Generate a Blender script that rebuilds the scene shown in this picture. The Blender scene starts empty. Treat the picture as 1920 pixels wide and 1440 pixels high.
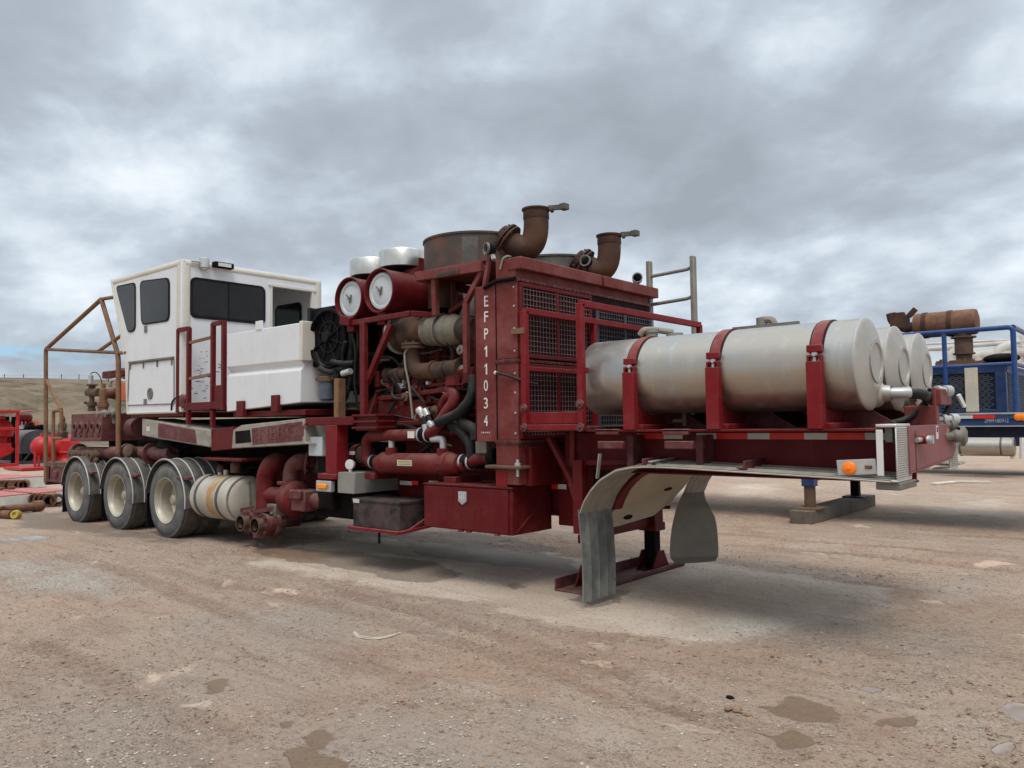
import bpy, math, random
import numpy as np
from mathutils import Vector, Matrix
random.seed(7); rng = np.random.default_rng(7)
sc = bpy.context.scene
COL = sc.collection
PI = math.pi
# ---------------------------------------------------------------- camera
F = 1480.0
RX = Vector((0.76106537, 0.64853252, -0.01360422))      # picture right
RD = Vector((-0.04155242, 0.02781187, -0.99874917))     # picture down
RF = Vector((-0.64734296, 0.76067869, 0.04811474))      # view direction
CAM = Vector((10.6615, -6.4994, 1.52))
cam = bpy.data.cameras.new('camera')
cam.sensor_width = 36; cam.lens = 36 * F / 1920; cam.clip_end = 3000; cam.clip_start = 0.1
co = bpy.data.objects.new('camera', cam); COL.objects.link(co)
M = Matrix((RX, -RD, -RF)).transposed().to_4x4(); M.translation = CAM
co.matrix_world = M
sc.camera = co
sc.render.resolution_x = 1024; sc.render.resolution_y = 768
sc.view_settings.view_transform = 'Standard'; sc.view_settings.look = 'None'
sc.view_settings.exposure = 0.36; sc.view_settings.gamma = 1

def ray(px, py): return RX * (px - 960) + RD * (py - 720) + RF * F
def A(px, py, y=-1.17):
    d = ray(px, py); return CAM + d * ((y - CAM.y) / d.y)
def B(px, py, x):
    d = ray(px, py); return CAM + d * ((x - CAM.x) / d.x)
def G(px, py, z=0.0):
    d = ray(px, py); return CAM + d * ((z - CAM.z) / d.z)
def V(*a): return Vector(a)

# ---------------------------------------------------------------- world + sun
SUN_EL, SUN_AZ = 60, 48          # elevation, azimuth measured from +X towards -Y
w = bpy.data.worlds.new('World'); sc.world = w; w.use_nodes = True
nt = w.node_tree; nt.nodes.clear()
def NN(t, typ, **kw):
    n = t.nodes.new(typ)
    for k, v in kw.items():
        if k.startswith('i_'):
            n.inputs[int(k[2:]) if k[2:].isdigit() else k[2:].replace('_', ' ')].default_value = v
        else: setattr(n, k, v)
    return n
def mth(t, op, a, b=None, c=None, clamp=False):
    n = t.nodes.new('ShaderNodeMath'); n.operation = op; n.use_clamp = clamp
    for i, v in enumerate((a, b, c)):
        if v is None: continue
        if isinstance(v, (int, float)): n.inputs[i].default_value = v
        else: t.links.new(v, n.inputs[i])
    return n.outputs[0]
def mixc(t, f, a, b, mode='MIX'):
    n = t.nodes.new('ShaderNodeMix'); n.data_type = 'RGBA'; n.blend_type = mode
    for s, v in ((n.inputs[0], f), (n.inputs[6], a), (n.inputs[7], b)):
        if isinstance(v, (int, float)): s.default_value = v
        elif isinstance(v, (tuple, list)): s.default_value = (*v[:3], 1)
        else: t.links.new(v, s)
    return n.outputs[2]
def ramp(t, f, stops):
    n = t.nodes.new('ShaderNodeValToRGB'); e = n.color_ramp.elements
    while len(e) < len(stops): e.new(0.5)
    for el, (p, c) in zip(e, stops):
        el.position = p; el.color = (*c, 1) if isinstance(c, (tuple, list)) else (c, c, c, 1)
    t.links.new(f, n.inputs[0]); return n.outputs[0]
def smooth(t, v, lo, hi):
    n = t.nodes.new('ShaderNodeMapRange'); n.interpolation_type = 'SMOOTHSTEP'
    t.links.new(v, n.inputs[0]); n.inputs[1].default_value = lo; n.inputs[2].default_value = hi
    return n.outputs[0]
tc = NN(nt, 'ShaderNodeTexCoord')
sep = NN(nt, 'ShaderNodeSeparateXYZ'); nt.links.new(tc.outputs['Generated'], sep.inputs[0])
dx, dy, dz = sep.outputs
zc = mth(nt, 'ADD', mth(nt, 'MAXIMUM', dz, 0.0), 0.34)
comb = NN(nt, 'ShaderNodeCombineXYZ')
nt.links.new(mth(nt, 'DIVIDE', dx, zc), comb.inputs[0]); nt.links.new(mth(nt, 'DIVIDE', dy, zc), comb.inputs[1])
def cloudnoise(scale, off, detail, rough, dist):
    mp = NN(nt, 'ShaderNodeMapping'); nt.links.new(comb.outputs[0], mp.inputs[0])
    mp.inputs['Location'].default_value = off; mp.inputs['Rotation'].default_value = (0, 0, 0.72); mp.inputs['Scale'].default_value = (1, 1.1, 1)
    n = NN(nt, 'ShaderNodeTexNoise'); n.inputs['Scale'].default_value = scale; n.inputs['Detail'].default_value = detail
    n.inputs['Roughness'].default_value = rough; n.inputs['Distortion'].default_value = dist
    nt.links.new(mp.outputs[0], n.inputs['Vector']); return n.outputs[0]
n1 = cloudnoise(1.5, (3.1, 1.7, 0), 5, 0.42, 0.1)
n2 = cloudnoise(3.6, (7.3, 4.2, 2), 8, 0.56, 0.15)
cl = mth(nt, 'ADD', mth(nt, 'MULTIPLY', n1, 0.57), mth(nt, 'MULTIPLY', n2, 0.43))
ccol = ramp(nt, cl, [(0.34, (0.285, 0.32, 0.365)), (0.45, (0.36, 0.407, 0.463)), (0.51, (0.455, 0.515, 0.580)), (0.55, (0.555, 0.618, 0.682)), (0.62, (0.72, 0.77, 0.815))])
# overcast sky: the zenith is brighter than the horizon
boost = mth(nt, 'ADD', 1.0, mth(nt, 'MULTIPLY', smooth(nt, dz, 0.46, 0.9), 1.35))
vm = NN(nt, 'ShaderNodeVectorMath', operation='SCALE'); nt.links.new(ccol, vm.inputs[0]); nt.links.new(boost, vm.inputs[3])
sky = NN(nt, 'ShaderNodeTexSky', sky_type='NISHITA', sun_disc=False)
sky.sun_elevation = math.radians(SUN_EL); sky.sun_rotation = math.radians(90 + SUN_AZ)
svm = NN(nt, 'ShaderNodeVectorMath', operation='SCALE'); nt.links.new(sky.outputs[0], svm.inputs[0]); svm.inputs[3].default_value = 0.10
# break in the clouds low over the left horizon
gz = mth(nt, 'MULTIPLY', smooth(nt, dz, 0.066, 0.076), smooth(nt, dz, 0.094, 0.083))
dv = NN(nt, 'ShaderNodeVectorMath', operation='DOT_PRODUCT'); nt.links.new(tc.outputs['Generated'], dv.inputs[0]); dv.inputs[1].default_value = (-0.955, 0.285, 0.075)
gap = mth(nt, 'MULTIPLY', mth(nt, 'MULTIPLY', gz, smooth(nt, dv.outputs['Value'], 0.985, 0.997)), smooth(nt, n2, 0.36, 0.52))
low = mth(nt, 'MULTIPLY', smooth(nt, dz, 0.075, 0.0), 0.4)
c2 = mixc(nt, low, vm.outputs[0], (0.60, 0.68, 0.78))
c3 = mixc(nt, mth(nt, 'MULTIPLY', gap, 0.85), c2, mixc(nt, 0.3, (0.26, 0.50, 0.72), svm.outputs[0]))
c3 = mixc(nt, 0.03, c3, svm.outputs[0])
bg = NN(nt, 'ShaderNodeBackground'); nt.links.new(c3, bg.inputs[0]); bg.inputs[1].default_value = 1.0
out = NN(nt, 'ShaderNodeOutputWorld'); nt.links.new(bg.outputs[0], out.inputs[0])
sl = bpy.data.lights.new('sun', 'SUN'); sl.energy = 1.5; sl.angle = math.radians(22); sl.color = (1, 0.93, 0.84)
so = bpy.data.objects.new('sun', sl); COL.objects.link(so)
e, a = math.radians(SUN_EL), math.radians(-SUN_AZ)
sd_ = V(math.cos(e) * math.cos(a), math.cos(e) * math.sin(a), math.sin(e))
so.rotation_euler = sd_.to_track_quat('Z', 'Y').to_euler()

# ---------------------------------------------------------------- materials
MATS = {}
def mat(name, base, rough=0.5, metal=0.0, var=None, vs=3.0, va=0.5, dust=(0.34, 0.26, 0.2), da=0.12, ds=9.0, up=0.25,
        streak=0.0, sc_col=(0.1, 0.05, 0.03), bump=0.02, bs=40.0, spec=0.32, coat=0.0, aniso=None, rv=0.12, chip=0.0, chc=(0.24, 0.15, 0.12)):
    m = bpy.data.materials.new(name); m.use_nodes = True; t = m.node_tree
    bs_ = t.nodes['Principled BSDF']
    tc = NN(t, 'ShaderNodeTexCoord'); ob = tc.outputs['Object']
    def noise(scale, detail=6, rough_=0.6, sca=None):
        n = NN(t, 'ShaderNodeTexNoise'); n.inputs['Scale'].default_value = scale; n.inputs['Detail'].default_value = detail
        n.inputs['Roughness'].default_value = rough_
        if sca:
            mp = NN(t, 'ShaderNodeMapping'); mp.inputs['Scale'].default_value = sca; t.links.new(ob, mp.inputs[0]); t.links.new(mp.outputs[0], n.inputs[0])
        else: t.links.new(ob, n.inputs[0])
        return n.outputs[0]
    c = base
    var = var or tuple(min(1, x * 1.35 + 0.01) for x in base)
    nv = noise(vs)
    c = mixc(t, mth(t, 'MULTIPLY', smooth(t, nv, 0.42, 0.66), va), base, var)
    if streak:
        ns = noise(1.0, 5, 0.65, (14, 14, 0.9))
        c = mixc(t, mth(t, 'MULTIPLY', smooth(t, ns, 0.52, 0.72), streak), c, sc_col)
    if chip: c = mixc(t, mth(t, 'MULTIPLY', smooth(t, noise(24, 7, 0.72), 0.635, 0.70), chip), c, chc)
    nd = noise(ds, 8, 0.7)
    geo = NN(t, 'ShaderNodeNewGeometry'); sp = NN(t, 'ShaderNodeSeparateXYZ'); t.links.new(geo.outputs['Normal'], sp.inputs[0])
    upf = mth(t, 'MULTIPLY', mth(t, 'MAXIMUM', sp.outputs[2], 0.0), up)
    df = mth(t, 'ADD', mth(t, 'MULTIPLY', smooth(t, nd, 0.40, 0.75), da), mth(t, 'MULTIPLY', upf, smooth(t, nd, 0.25, 0.6)), clamp=True)
    c = mixc(t, df, c, dust)
    t.links.new(c, bs_.inputs['Base Color'])
    r = mth(t, 'ADD', mth(t, 'ADD', rough - rv * 0.5, mth(t, 'MULTIPLY', nv, rv)), mth(t, 'MULTIPLY', df, 0.35), clamp=True)
    t.links.new(r, bs_.inputs['Roughness'])
    if metal: 
        t.links.new(mth(t, 'SUBTRACT', metal, mth(t, 'MULTIPLY', df, 0.8), clamp=True), bs_.inputs['Metallic'])
    bs_.inputs['Specular IOR Level'].default_value = spec
    if coat: bs_.inputs['Coat Weight'].default_value = coat; bs_.inputs['Coat Roughness'].default_value = 0.15
    if bump:
        b = NN(t, 'ShaderNodeBump'); b.inputs['Strength'].default_value = 0.5; b.inputs['Distance'].default_value = bump
        t.links.new(noise(bs, 5, 0.6, aniso), b.inputs['Height']); t.links.new(b.outputs[0], bs_.inputs['Normal'])
    MATS[name] = m; return m
mat('maroon', (0.098, 0.0058, 0.0078), 0.48, chip=0.5, spec=0.14, va=0.4, da=0.03, up=0.12, streak=0.14, bump=0.003)
mat('crimson', (0.165, 0.0075, 0.0115), 0.45, chip=0.4, spec=0.15, va=0.3, da=0.06, up=0.3, bump=0.002)
mat('faded_maroon', (0.135, 0.025, 0.0225), 0.5, chip=0.45, spec=0.16, var=(0.215, 0.064, 0.058), va=0.7, da=0.1, up=0.25, streak=0.16, sc_col=(0.09, 0.02, 0.022), bump=0.002)
mat('engine_red', (0.105, 0.0095, 0.011), 0.45, chip=0.6, chc=(0.03, 0.015, 0.014), spec=0.14, var=(0.165, 0.022, 0.023), vs=6, va=0.6, da=0.04, up=0.25, streak=0.15, sc_col=(0.03, 0.012, 0.012), bump=0.008)
mat('grimy_maroon', (0.095, 0.016, 0.02), 0.6, var=(0.15, 0.06, 0.055), va=0.6, da=0.22, up=0.35, bump=0.006)
mat('pink_maroon', (0.20, 0.052, 0.055), 0.5, va=0.4, da=0.12, up=0.2, streak=0.15, sc_col=(0.16, 0.05, 0.05), bump=0.002)
mat('rust', (0.046, 0.022, 0.015), 0.7, var=(0.10, 0.042, 0.02), vs=4, va=0.8, dust=(0.08, 0.045, 0.03), da=0.35, up=0.1, bump=0.004)
mat('ring_rust', (0.055, 0.042, 0.035), 0.6, var=(0.15, 0.065, 0.035), vs=2.2, va=0.75, dust=(0.13, 0.1, 0.085), da=0.3, up=0.1, streak=0.3, sc_col=(0.045, 0.038, 0.035), bump=0.002)
mat('tan_rust', (0.2, 0.105, 0.052), 0.75, var=(0.11, 0.055, 0.035), vs=5, va=0.7, dust=(0.27, 0.18, 0.1), da=0.4, up=0.1, bump=0.003)
mat('pipe_rust', (0.16, 0.072, 0.042), 0.8, var=(0.075, 0.045, 0.035), vs=6, va=0.7, dust=(0.3, 0.17, 0.1), da=0.4, bump=0.006)
mat('brass_rust', (0.115, 0.066, 0.042), 0.65, var=(0.07, 0.042, 0.032), vs=6, va=0.8, dust=(0.17, 0.13, 0.09), da=0.4, bump=0.005)
mat('aluminium', (0.43, 0.385, 0.32), 0.38, metal=0.93, var=(0.39, 0.385, 0.37), vs=2.6, va=0.95, chip=0.35, chc=(0.3, 0.27, 0.23), dust=(0.40, 0.36, 0.30), da=0.22, up=0.10, streak=0.6, sc_col=(0.52, 0.50, 0.46), bump=0.0012, bs=12, aniso=(0.6, 14, 14), rv=0.2)
mat('cap_aluminium', (0.43, 0.41, 0.37), 0.5, metal=0.75, var=(0.5, 0.47, 0.42), va=0.7, dust=(0.5, 0.46, 0.4), da=0.4, up=0.1, bump=0.001, rv=0.2)
mat('plate_aluminium', (0.5, 0.49, 0.46), 0.5, metal=0.7, va=0.6, dust=(0.36, 0.32, 0.27), da=0.35, up=0.35, bump=0.001)
mat('dusty_fender', (0.25, 0.235, 0.2), 0.6, metal=0.3, var=(0.19, 0.18, 0.155), va=0.7, dust=(0.38, 0.32, 0.24), da=0.35, up=0.2, streak=0.2, sc_col=(0.17, 0.155, 0.13), bump=0.002)
mat('cream_panel', (0.40, 0.335, 0.245), 0.6, var=(0.33, 0.275, 0.20), va=0.6, dust=(0.4, 0.31, 0.22), da=0.25, bump=0.001)
mat('flap_grey', (0.075, 0.085, 0.088), 0.7, spec=0.2, var=(0.2, 0.2, 0.185), vs=2.5, va=0.8, dust=(0.3, 0.27, 0.22), da=0.3, up=0.2, streak=0.45, sc_col=(0.19, 0.19, 0.175), bump=0.003)
mat('flap_dusty', (0.20, 0.19, 0.163), 0.75, var=(0.18, 0.18, 0.165), vs=2.0, va=0.8, dust=(0.33, 0.3, 0.24), da=0.3, streak=0.3, sc_col=(0.17, 0.17, 0.155), bump=0.003)
mat('white_paint', (0.66, 0.67, 0.68), 0.35, var=(0.59, 0.595, 0.60), va=0.5, dust=(0.5, 0.45, 0.38), da=0.05, up=0.1, streak=0.16, sc_col=(0.47, 0.43, 0.37), bump=0.0008, bs=6)
mat('cream_trim', (0.58, 0.55, 0.485), 0.5, var=(0.5, 0.47, 0.40), va=0.6, dust=(0.42, 0.37, 0.3), da=0.15, up=0.2, bump=0.001)
mat('worn_white', (0.31, 0.29, 0.245), 0.6, var=(0.2, 0.175, 0.15), vs=7, va=0.7, dust=(0.25, 0.19, 0.14), da=0.3, bump=0.002)
mat('dark_glass', (0.010, 0.010, 0.011), 0.1, var=(0.02, 0.018, 0.017), da=0.02, up=0.0, bump=0, spec=0.22, rv=0.03)
mat('rubber_seal', (0.006, 0.006, 0.007), 0.6, da=0.02, up=0.05, bump=0, spec=0.15)
mat('black', (0.004, 0.004, 0.0055), 0.6, da=0.015, up=0.05, bump=0.003, spec=0.06)
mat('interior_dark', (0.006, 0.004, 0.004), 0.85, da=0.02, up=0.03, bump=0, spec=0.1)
mat('interior_grey', (0.5, 0.5, 0.5), 0.7, da=0.1, bump=0)
mat('hose', (0.010, 0.0115, 0.014), 0.6, spec=0.15, da=0.06, dust=(0.2, 0.17, 0.14), up=0.4, bump=0.001)
mat('tyre', (0.10, 0.102, 0.105), 0.9, spec=0.12, var=(0.175, 0.165, 0.148), vs=5, va=0.8, dust=(0.24, 0.205, 0.165), da=0.35, up=0.15, bump=0.006)
mat('tread', (0.085, 0.075, 0.062), 0.9, spec=0.1, dust=(0.22, 0.18, 0.14), da=0.5, up=0.1, bump=0.01)
mat('rim_alu', (0.38, 0.35, 0.285), 0.45, metal=0.5, var=(0.58, 0.54, 0.45), va=0.5, dust=(0.46, 0.4, 0.3), da=0.35, up=0.1, bump=0.002)
mat('filter_blue', (0.055, 0.075, 0.1), 0.5, da=0.2, bump=0.001)
mat('fender_dark', (0.075, 0.073, 0.067), 0.6, spec=0.2, var=(0.125, 0.117, 0.104), va=0.8, dust=(0.22, 0.19, 0.155), da=0.35, up=0.2, bump=0.002)
mat('galvanised', (0.45, 0.46, 0.46), 0.45, metal=0.6, va=0.6, dust=(0.4, 0.36, 0.3), da=0.2, bump=0.001)
mat('dull_steel', (0.2, 0.19, 0.175), 0.55, metal=0.5, var=(0.14, 0.12, 0.1), va=0.7, dust=(0.3, 0.26, 0.21), da=0.3, bump=0.003)
mat('grey_paint', (0.23, 0.225, 0.205), 0.5, da=0.15, up=0.2, bump=0.001)
mat('chrome', (0.62, 0.60, 0.56), 0.32, metal=0.9, var=(0.5, 0.48, 0.44), vs=5, va=0.9, da=0.06, up=0.1, dust=(0.5, 0.46, 0.4), bump=0.003, bs=10)
mat('gauge_white', (0.43, 0.47, 0.49), 0.4, da=0.12, up=0.0, bump=0)
mat('heat_wrap', (0.15, 0.142, 0.11), 0.85, var=(0.085, 0.08, 0.068), va=0.7, da=0.3, bump=0.02, bs=18)
mat('manifold_rust', (0.036, 0.026, 0.022), 0.75, var=(0.11, 0.052, 0.026), va=0.8, dust=(0.11, 0.09, 0.075), da=0.3, bump=0.006, spec=0.2)
mat('wire', (0.19, 0.10, 0.10), 0.5, da=0.15, bump=0)
mat('blue_wire', (0.085, 0.10, 0.12), 0.5, da=0.15, bump=0)
mat('core', (0.012, 0.005, 0.006), 0.8, va=0.3, da=0.03, bump=0.004, bs=90, spec=0.1)
mat('slate_frame', (0.035, 0.045, 0.058), 0.45, da=0.12, bump=0)
mat('tape_red', (0.6, 0.018, 0.012), 0.35, da=0.06, up=0, bump=0)
mat('tape_white', (0.5, 0.5, 0.48), 0.4, da=0.12, up=0, bump=0)
mat('amber', (0.85, 0.28, 0.02), 0.25, da=0.02, up=0, bump=0)
mat('lamp_orange', (0.95, 0.22, 0.01), 0.35, da=0.02, up=0, bump=0)
mat('letter_white', (0.58, 0.56, 0.54), 0.5, da=0.08, up=0, bump=0)
mat('letter_grey', (0.36, 0.36, 0.4), 0.5, da=0.1, up=0, bump=0)
mat('letter_worn', (0.125, 0.034, 0.036), 0.7, da=0.2, up=0, bump=0)
mat('plate_tag', (0.5, 0.45, 0.28), 0.5, da=0.25, up=0, bump=0)
mat('ink', (0.04, 0.035, 0.03), 0.6, da=0, up=0, bump=0)
mat('battery_black', (0.010, 0.012, 0.017), 0.6, var=(0.075, 0.05, 0.045), vs=2.6, va=0.95, spec=0.2, dust=(0.15, 0.11, 0.09), da=0.4, bump=0.003)
mat('blue_paint', (0.012, 0.042, 0.125), 0.4, var=(0.02, 0.06, 0.155), va=0.5, da=0.12, up=0.25, bump=0.002)
mat('navy', (0.006, 0.016, 0.05), 0.5, da=0.08, bump=0)
mat('blue_bright', (0.012, 0.05, 0.175), 0.35, da=0.05, up=0.1, bump=0)
mat('bright_red', (0.38, 0.009, 0.012), 0.4, va=0.3, da=0.05, up=0.15, bump=0)
mat('beam_red', (0.42, 0.1, 0.09), 0.6, va=0.5, da=0.2, up=0.2, bump=0.002)
mat('pale_green_white', (0.56, 0.58, 0.52), 0.5, da=0.15, bump=0)
mat('slate_tank', (0.045, 0.052, 0.062), 0.5, da=0.1, up=0.3, bump=0)
mat('wood', (0.125, 0.105, 0.082), 0.85, var=(0.07, 0.058, 0.046), vs=3, va=0.8, dust=(0.26, 0.22, 0.17), da=0.3, bump=0.006, bs=8, aniso=(14, 0.8, 14))
mat('strap_cream', (0.62, 0.57, 0.45), 0.7, da=0.12, bump=0.002)
mat('orange_paint', (0.5, 0.12, 0.05), 0.5, da=0.1, bump=0)
mat('yellow_paint', (0.42, 0.30, 0.05), 0.5, da=0.2, bump=0)
mat('pebble', (0.33, 0.285, 0.235), 0.8, var=(0.58, 0.53, 0.46), vs=9, va=0.9, dust=(0.3, 0.24, 0.19), da=0.3, up=0.0, bump=0)
mat('clod', (0.24, 0.155, 0.105), 0.9, var=(0.34, 0.24, 0.17), vs=7, va=0.8, dust=(0.3, 0.22, 0.17), da=0.3, up=0.0, bump=0)
mat('stain_tank', (0.42, 0.39, 0.325), 0.45, metal=0.35, var=(0.6, 0.57, 0.5), va=0.7, streak=0.3, sc_col=(0.4, 0.33, 0.22), dust=(0.45, 0.41, 0.34), da=0.2, up=0.1, bump=0.001)
mat('rust_orange', (0.36, 0.20, 0.075), 0.6, var=(0.42, 0.36, 0.27), vs=5, va=0.85, dust=(0.5, 0.42, 0.3), da=0.3, bump=0.001)

# ---------------------------------------------------------------- mesh builder
ORG = {}
class MB:
    def __init__(s): s.v = []; s.f = []
    def add(s, vs, fs):
        o = len(s.v); s.v += [tuple(p) for p in vs]; s.f += [tuple(i + o for i in f) for f in fs]; return s
    def hexa(s, p):
        return s.add(p, [(0, 3, 2, 1), (4, 5, 6, 7), (0, 1, 5, 4), (1, 2, 6, 5), (2, 3, 7, 6), (3, 0, 4, 7)])
    def box(s, x0, x1, y0, y1, z0, z1):
        x0, x1 = sorted((x0, x1)); y0, y1 = sorted((y0, y1)); z0, z1 = sorted((z0, z1))
        return s.hexa([(x0, y0, z0), (x1, y0, z0), (x1, y1, z0), (x0, y1, z0), (x0, y0, z1), (x1, y0, z1), (x1, y1, z1), (x0, y1, z1)])
    def bar(s, p, q, w=0.05, h=None, up=(0, 0, 1)):
        p, q = Vector(p), Vector(q); h = h or w; d = (q - p).normalized(); u = Vector(up)
        if abs(d.dot(u)) > 0.97: u = Vector((1, 0, 0))
        sx = d.cross(u).normalized() * (w / 2); sy = sx.cross(d).normalized() * (h / 2)
        return s.hexa([p - sx - sy, p + sx - sy, p + sx + sy, p - sx + sy, q - sx - sy, q + sx - sy, q + sx + sy, q - sx + sy])
    def tube(s, pts, r, n=12, caps=True):
        pts = [Vector(p) for p in pts]; k = len(pts)
        rs = r if isinstance(r, (list, tuple)) else [r] * k
        tg = [(pts[min(i + 1, k - 1)] - pts[max(i - 1, 0)]).normalized() for i in range(k)]
        u = tg[0].orthogonal().normalized(); vs = []; fs = []
        for i in range(k):
            u = (u - tg[i] * u.dot(tg[i])).normalized(); b = tg[i].cross(u)
            for j in range(n):
                a_ = 2 * PI * j / n; vs.append(pts[i] + (u * math.cos(a_) + b * math.sin(a_)) * rs[i])
        for i in range(k - 1):
            for j in range(n):
                j2 = (j + 1) % n; fs.append((i * n + j, i * n + j2, (i + 1) * n + j2, (i + 1) * n + j))
        if caps: fs.append(tuple(range(n - 1, -1, -1))); fs.append(tuple((k - 1) * n + j for j in range(n)))
        return s.add(vs, fs)
    def cyl(s, p, q, r, r2=None, n=24): return s.tube([p, q], [r, r if r2 is None else r2], n)
    def lathe(s, p, axis, prof, n=32, close=False):
        """prof: list of (distance along the axis, radius)"""
        p = Vector(p); ax = Vector(axis).normalized(); u = ax.orthogonal().normalized(); b = ax.cross(u); vs = []; fs = []
        for t_, r in prof:
            for j in range(n):
                a_ = 2 * PI * j / n; vs.append(p + ax * t_ + (u * math.cos(a_) + b * math.sin(a_)) * max(r, 1e-4))
        k = len(prof); rng_ = range(k if close else k - 1)
        for i in rng_:
            i2 = (i + 1) % k
            for j in range(n):
                j2 = (j + 1) % n; fs.append((i * n + j, i * n + j2, i2 * n + j2, i2 * n + j))
        return s.add(vs, fs)
    def ring(s, p, axis, ri, ro, h, n=32):
        return s.lathe(p, axis, [(0, ri), (0, ro), (h, ro), (h, ri)], n, True)
    def prism(s, poly, ext):
        poly = [Vector(p) for p in poly]; ext = Vector(ext); n = len(poly)
        return s.add(poly + [p + ext for p in poly], [tuple(range(n - 1, -1, -1)), tuple(range(n, 2 * n))] + [(i, (i + 1) % n, n + (i + 1) % n, n + i) for i in range(n)])
    def sheet(s, rows, th):
        """rows: grid of points; thickness added along -normal"""
        R = len(rows); C = len(rows[0]); P = [[Vector(p) for p in r] for r in rows]; top = []; bot = []
        for i in range(R):
            for j in range(C):
                du = P[min(i + 1, R - 1)][j] - P[max(i - 1, 0)][j]; dv = P[i][min(j + 1, C - 1)] - P[i][max(j - 1, 0)]
                nrm = du.cross(dv).normalized(); top.append(P[i][j] + nrm * th / 2); bot.append(P[i][j] - nrm * th / 2)
        N = R * C; fs = []
        for i in range(R - 1):
            for j in range(C - 1):
                a_ = i * C + j; fs.append((a_, a_ + C, a_ + C + 1, a_ + 1)); fs.append((N + a_, N + a_ + 1, N + a_ + C + 1, N + a_ + C))
        edge = [j for j in range(C)] + [i * C + C - 1 for i in range(1, R)] + [(R - 1) * C + j for j in range(C - 2, -1, -1)] + [i * C for i in range(R - 2, 0, -1)]
        for k in range(len(edge)):
            a_, b_ = edge[k], edge[(k + 1) % len(edge)]; fs.append((a_, b_, N + b_, N + a_))
        return s.add(top + bot, fs)
    def ball(s, c, r, n=12, sc_=(1, 1, 1)):
        pr = [(-r * math.cos(PI * i / n), r * math.sin(PI * i / n)) for i in range(n + 1)]
        k0 = len(s.v); s.lathe((0, 0, 0), (0, 0, 1), pr, n * 2)
        for i in range(k0, len(s.v)):
            x, y, z = s.v[i]; s.v[i] = (c[0] + x * sc_[0], c[1] + y * sc_[1], c[2] + z * sc_[2])
        return s
    def bolts(s, c, axis, R, n, r=0.012, h=0.015, a0=0.0):
        c = Vector(c); ax = Vector(axis).normalized(); u = ax.orthogonal().normalized(); b = ax.cross(u)
        for j in range(n):
            a_ = a0 + 2 * PI * j / n; p = c + (u * math.cos(a_) + b * math.sin(a_)) * R; s.cyl(p, p + ax * h, r, n=6)
        return s
    def build(s, name, m, parent=None, bevel=0.0, ang=38):
        me = bpy.data.meshes.new(name)
        off = ORG.get(parent, V(0, 0, 0)) if parent is not None else V(0, 0, 0)
        vs = [(x - off.x, y - off.y, z - off.z) for x, y, z in s.v]
        me.from_pydata(vs, [], s.f); me.validate()
        import bmesh
        bm = bmesh.new(); bm.from_mesh(me); bmesh.ops.recalc_face_normals(bm, faces=bm.faces); bm.to_mesh(me); bm.free()
        for p in me.polygons: p.use_smooth = True
        me.set_sharp_from_angle(angle=math.radians(ang))
        me.materials.append(MATS[m] if isinstance(m, str) else m)
        o = bpy.data.objects.new(name, me); COL.objects.link(o)
        if parent is not None: o.parent = parent; ORG[o] = off
        else: ORG[o] = V(0, 0, 0)
        if bevel:
            b = o.modifiers.new('bevel', 'BEVEL'); b.width = bevel; b.segments = 2; b.limit_method = 'ANGLE'; b.angle_limit = math.radians(40)
        return o
def fil(pts, r, n=6):
    pts = [Vector(p) for p in pts]; o = [pts[0]]
    for i in range(1, len(pts) - 1):
        a_, p, b = pts[i - 1], pts[i], pts[i + 1]; d1 = (a_ - p); d2 = (b - p)
        k = min(r, d1.length * 0.48, d2.length * 0.48); s0 = p + d1.normalized() * k; s1 = p + d2.normalized() * k
        for j in range(n + 1):
            t_ = j / n; o.append(s0 * (1 - t_) ** 2 + p * 2 * t_ * (1 - t_) + s1 * t_ * t_)
    o.append(pts[-1]); return o
def rrect(x0, x1, z0, z1, r, n=5):
    o = []
    for cx, cz, a0 in ((x1 - r, z1 - r, 0), (x0 + r, z1 - r, 90), (x0 + r, z0 + r, 180), (x1 - r, z0 + r, 270)):
        for i in range(n + 1):
            a_ = math.radians(a0 + 90 * i / n); o.append((cx + r * math.cos(a_), cz + r * math.sin(a_)))
    return o
def rpoly(pts, r, n=5):
    """round the corners of a closed 2-D polygon"""
    P = [Vector((p[0], p[1])) for p in pts]; o = []
    for i in range(len(P)):
        a_, p, b = P[i - 1], P[i], P[(i + 1) % len(P)]; d1 = (a_ - p); d2 = (b - p); k = min(r, d1.length * .45, d2.length * .45)
        s0 = p + d1.normalized() * k; s1 = p + d2.normalized() * k
        for j in range(n + 1):
            t_ = j / n; q = s0 * (1 - t_) ** 2 + p * 2 * t_ * (1 - t_) + s1 * t_ * t_; o.append((q.x, q.y))
    return o
def thing(name, label, cat, loc=(0, 0, 0), group=None):
    o = bpy.data.objects.new(name, None); COL.objects.link(o); o.location = loc; o.empty_display_size = 0.3
    o['label'] = label; o['category'] = cat; ORG[o] = Vector(loc)
    if group: o['group'] = group
    return o
def tag(o, label, cat, group=None):
    o['label'] = label; o['category'] = cat
    if group: o['group'] = group
    return o
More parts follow.
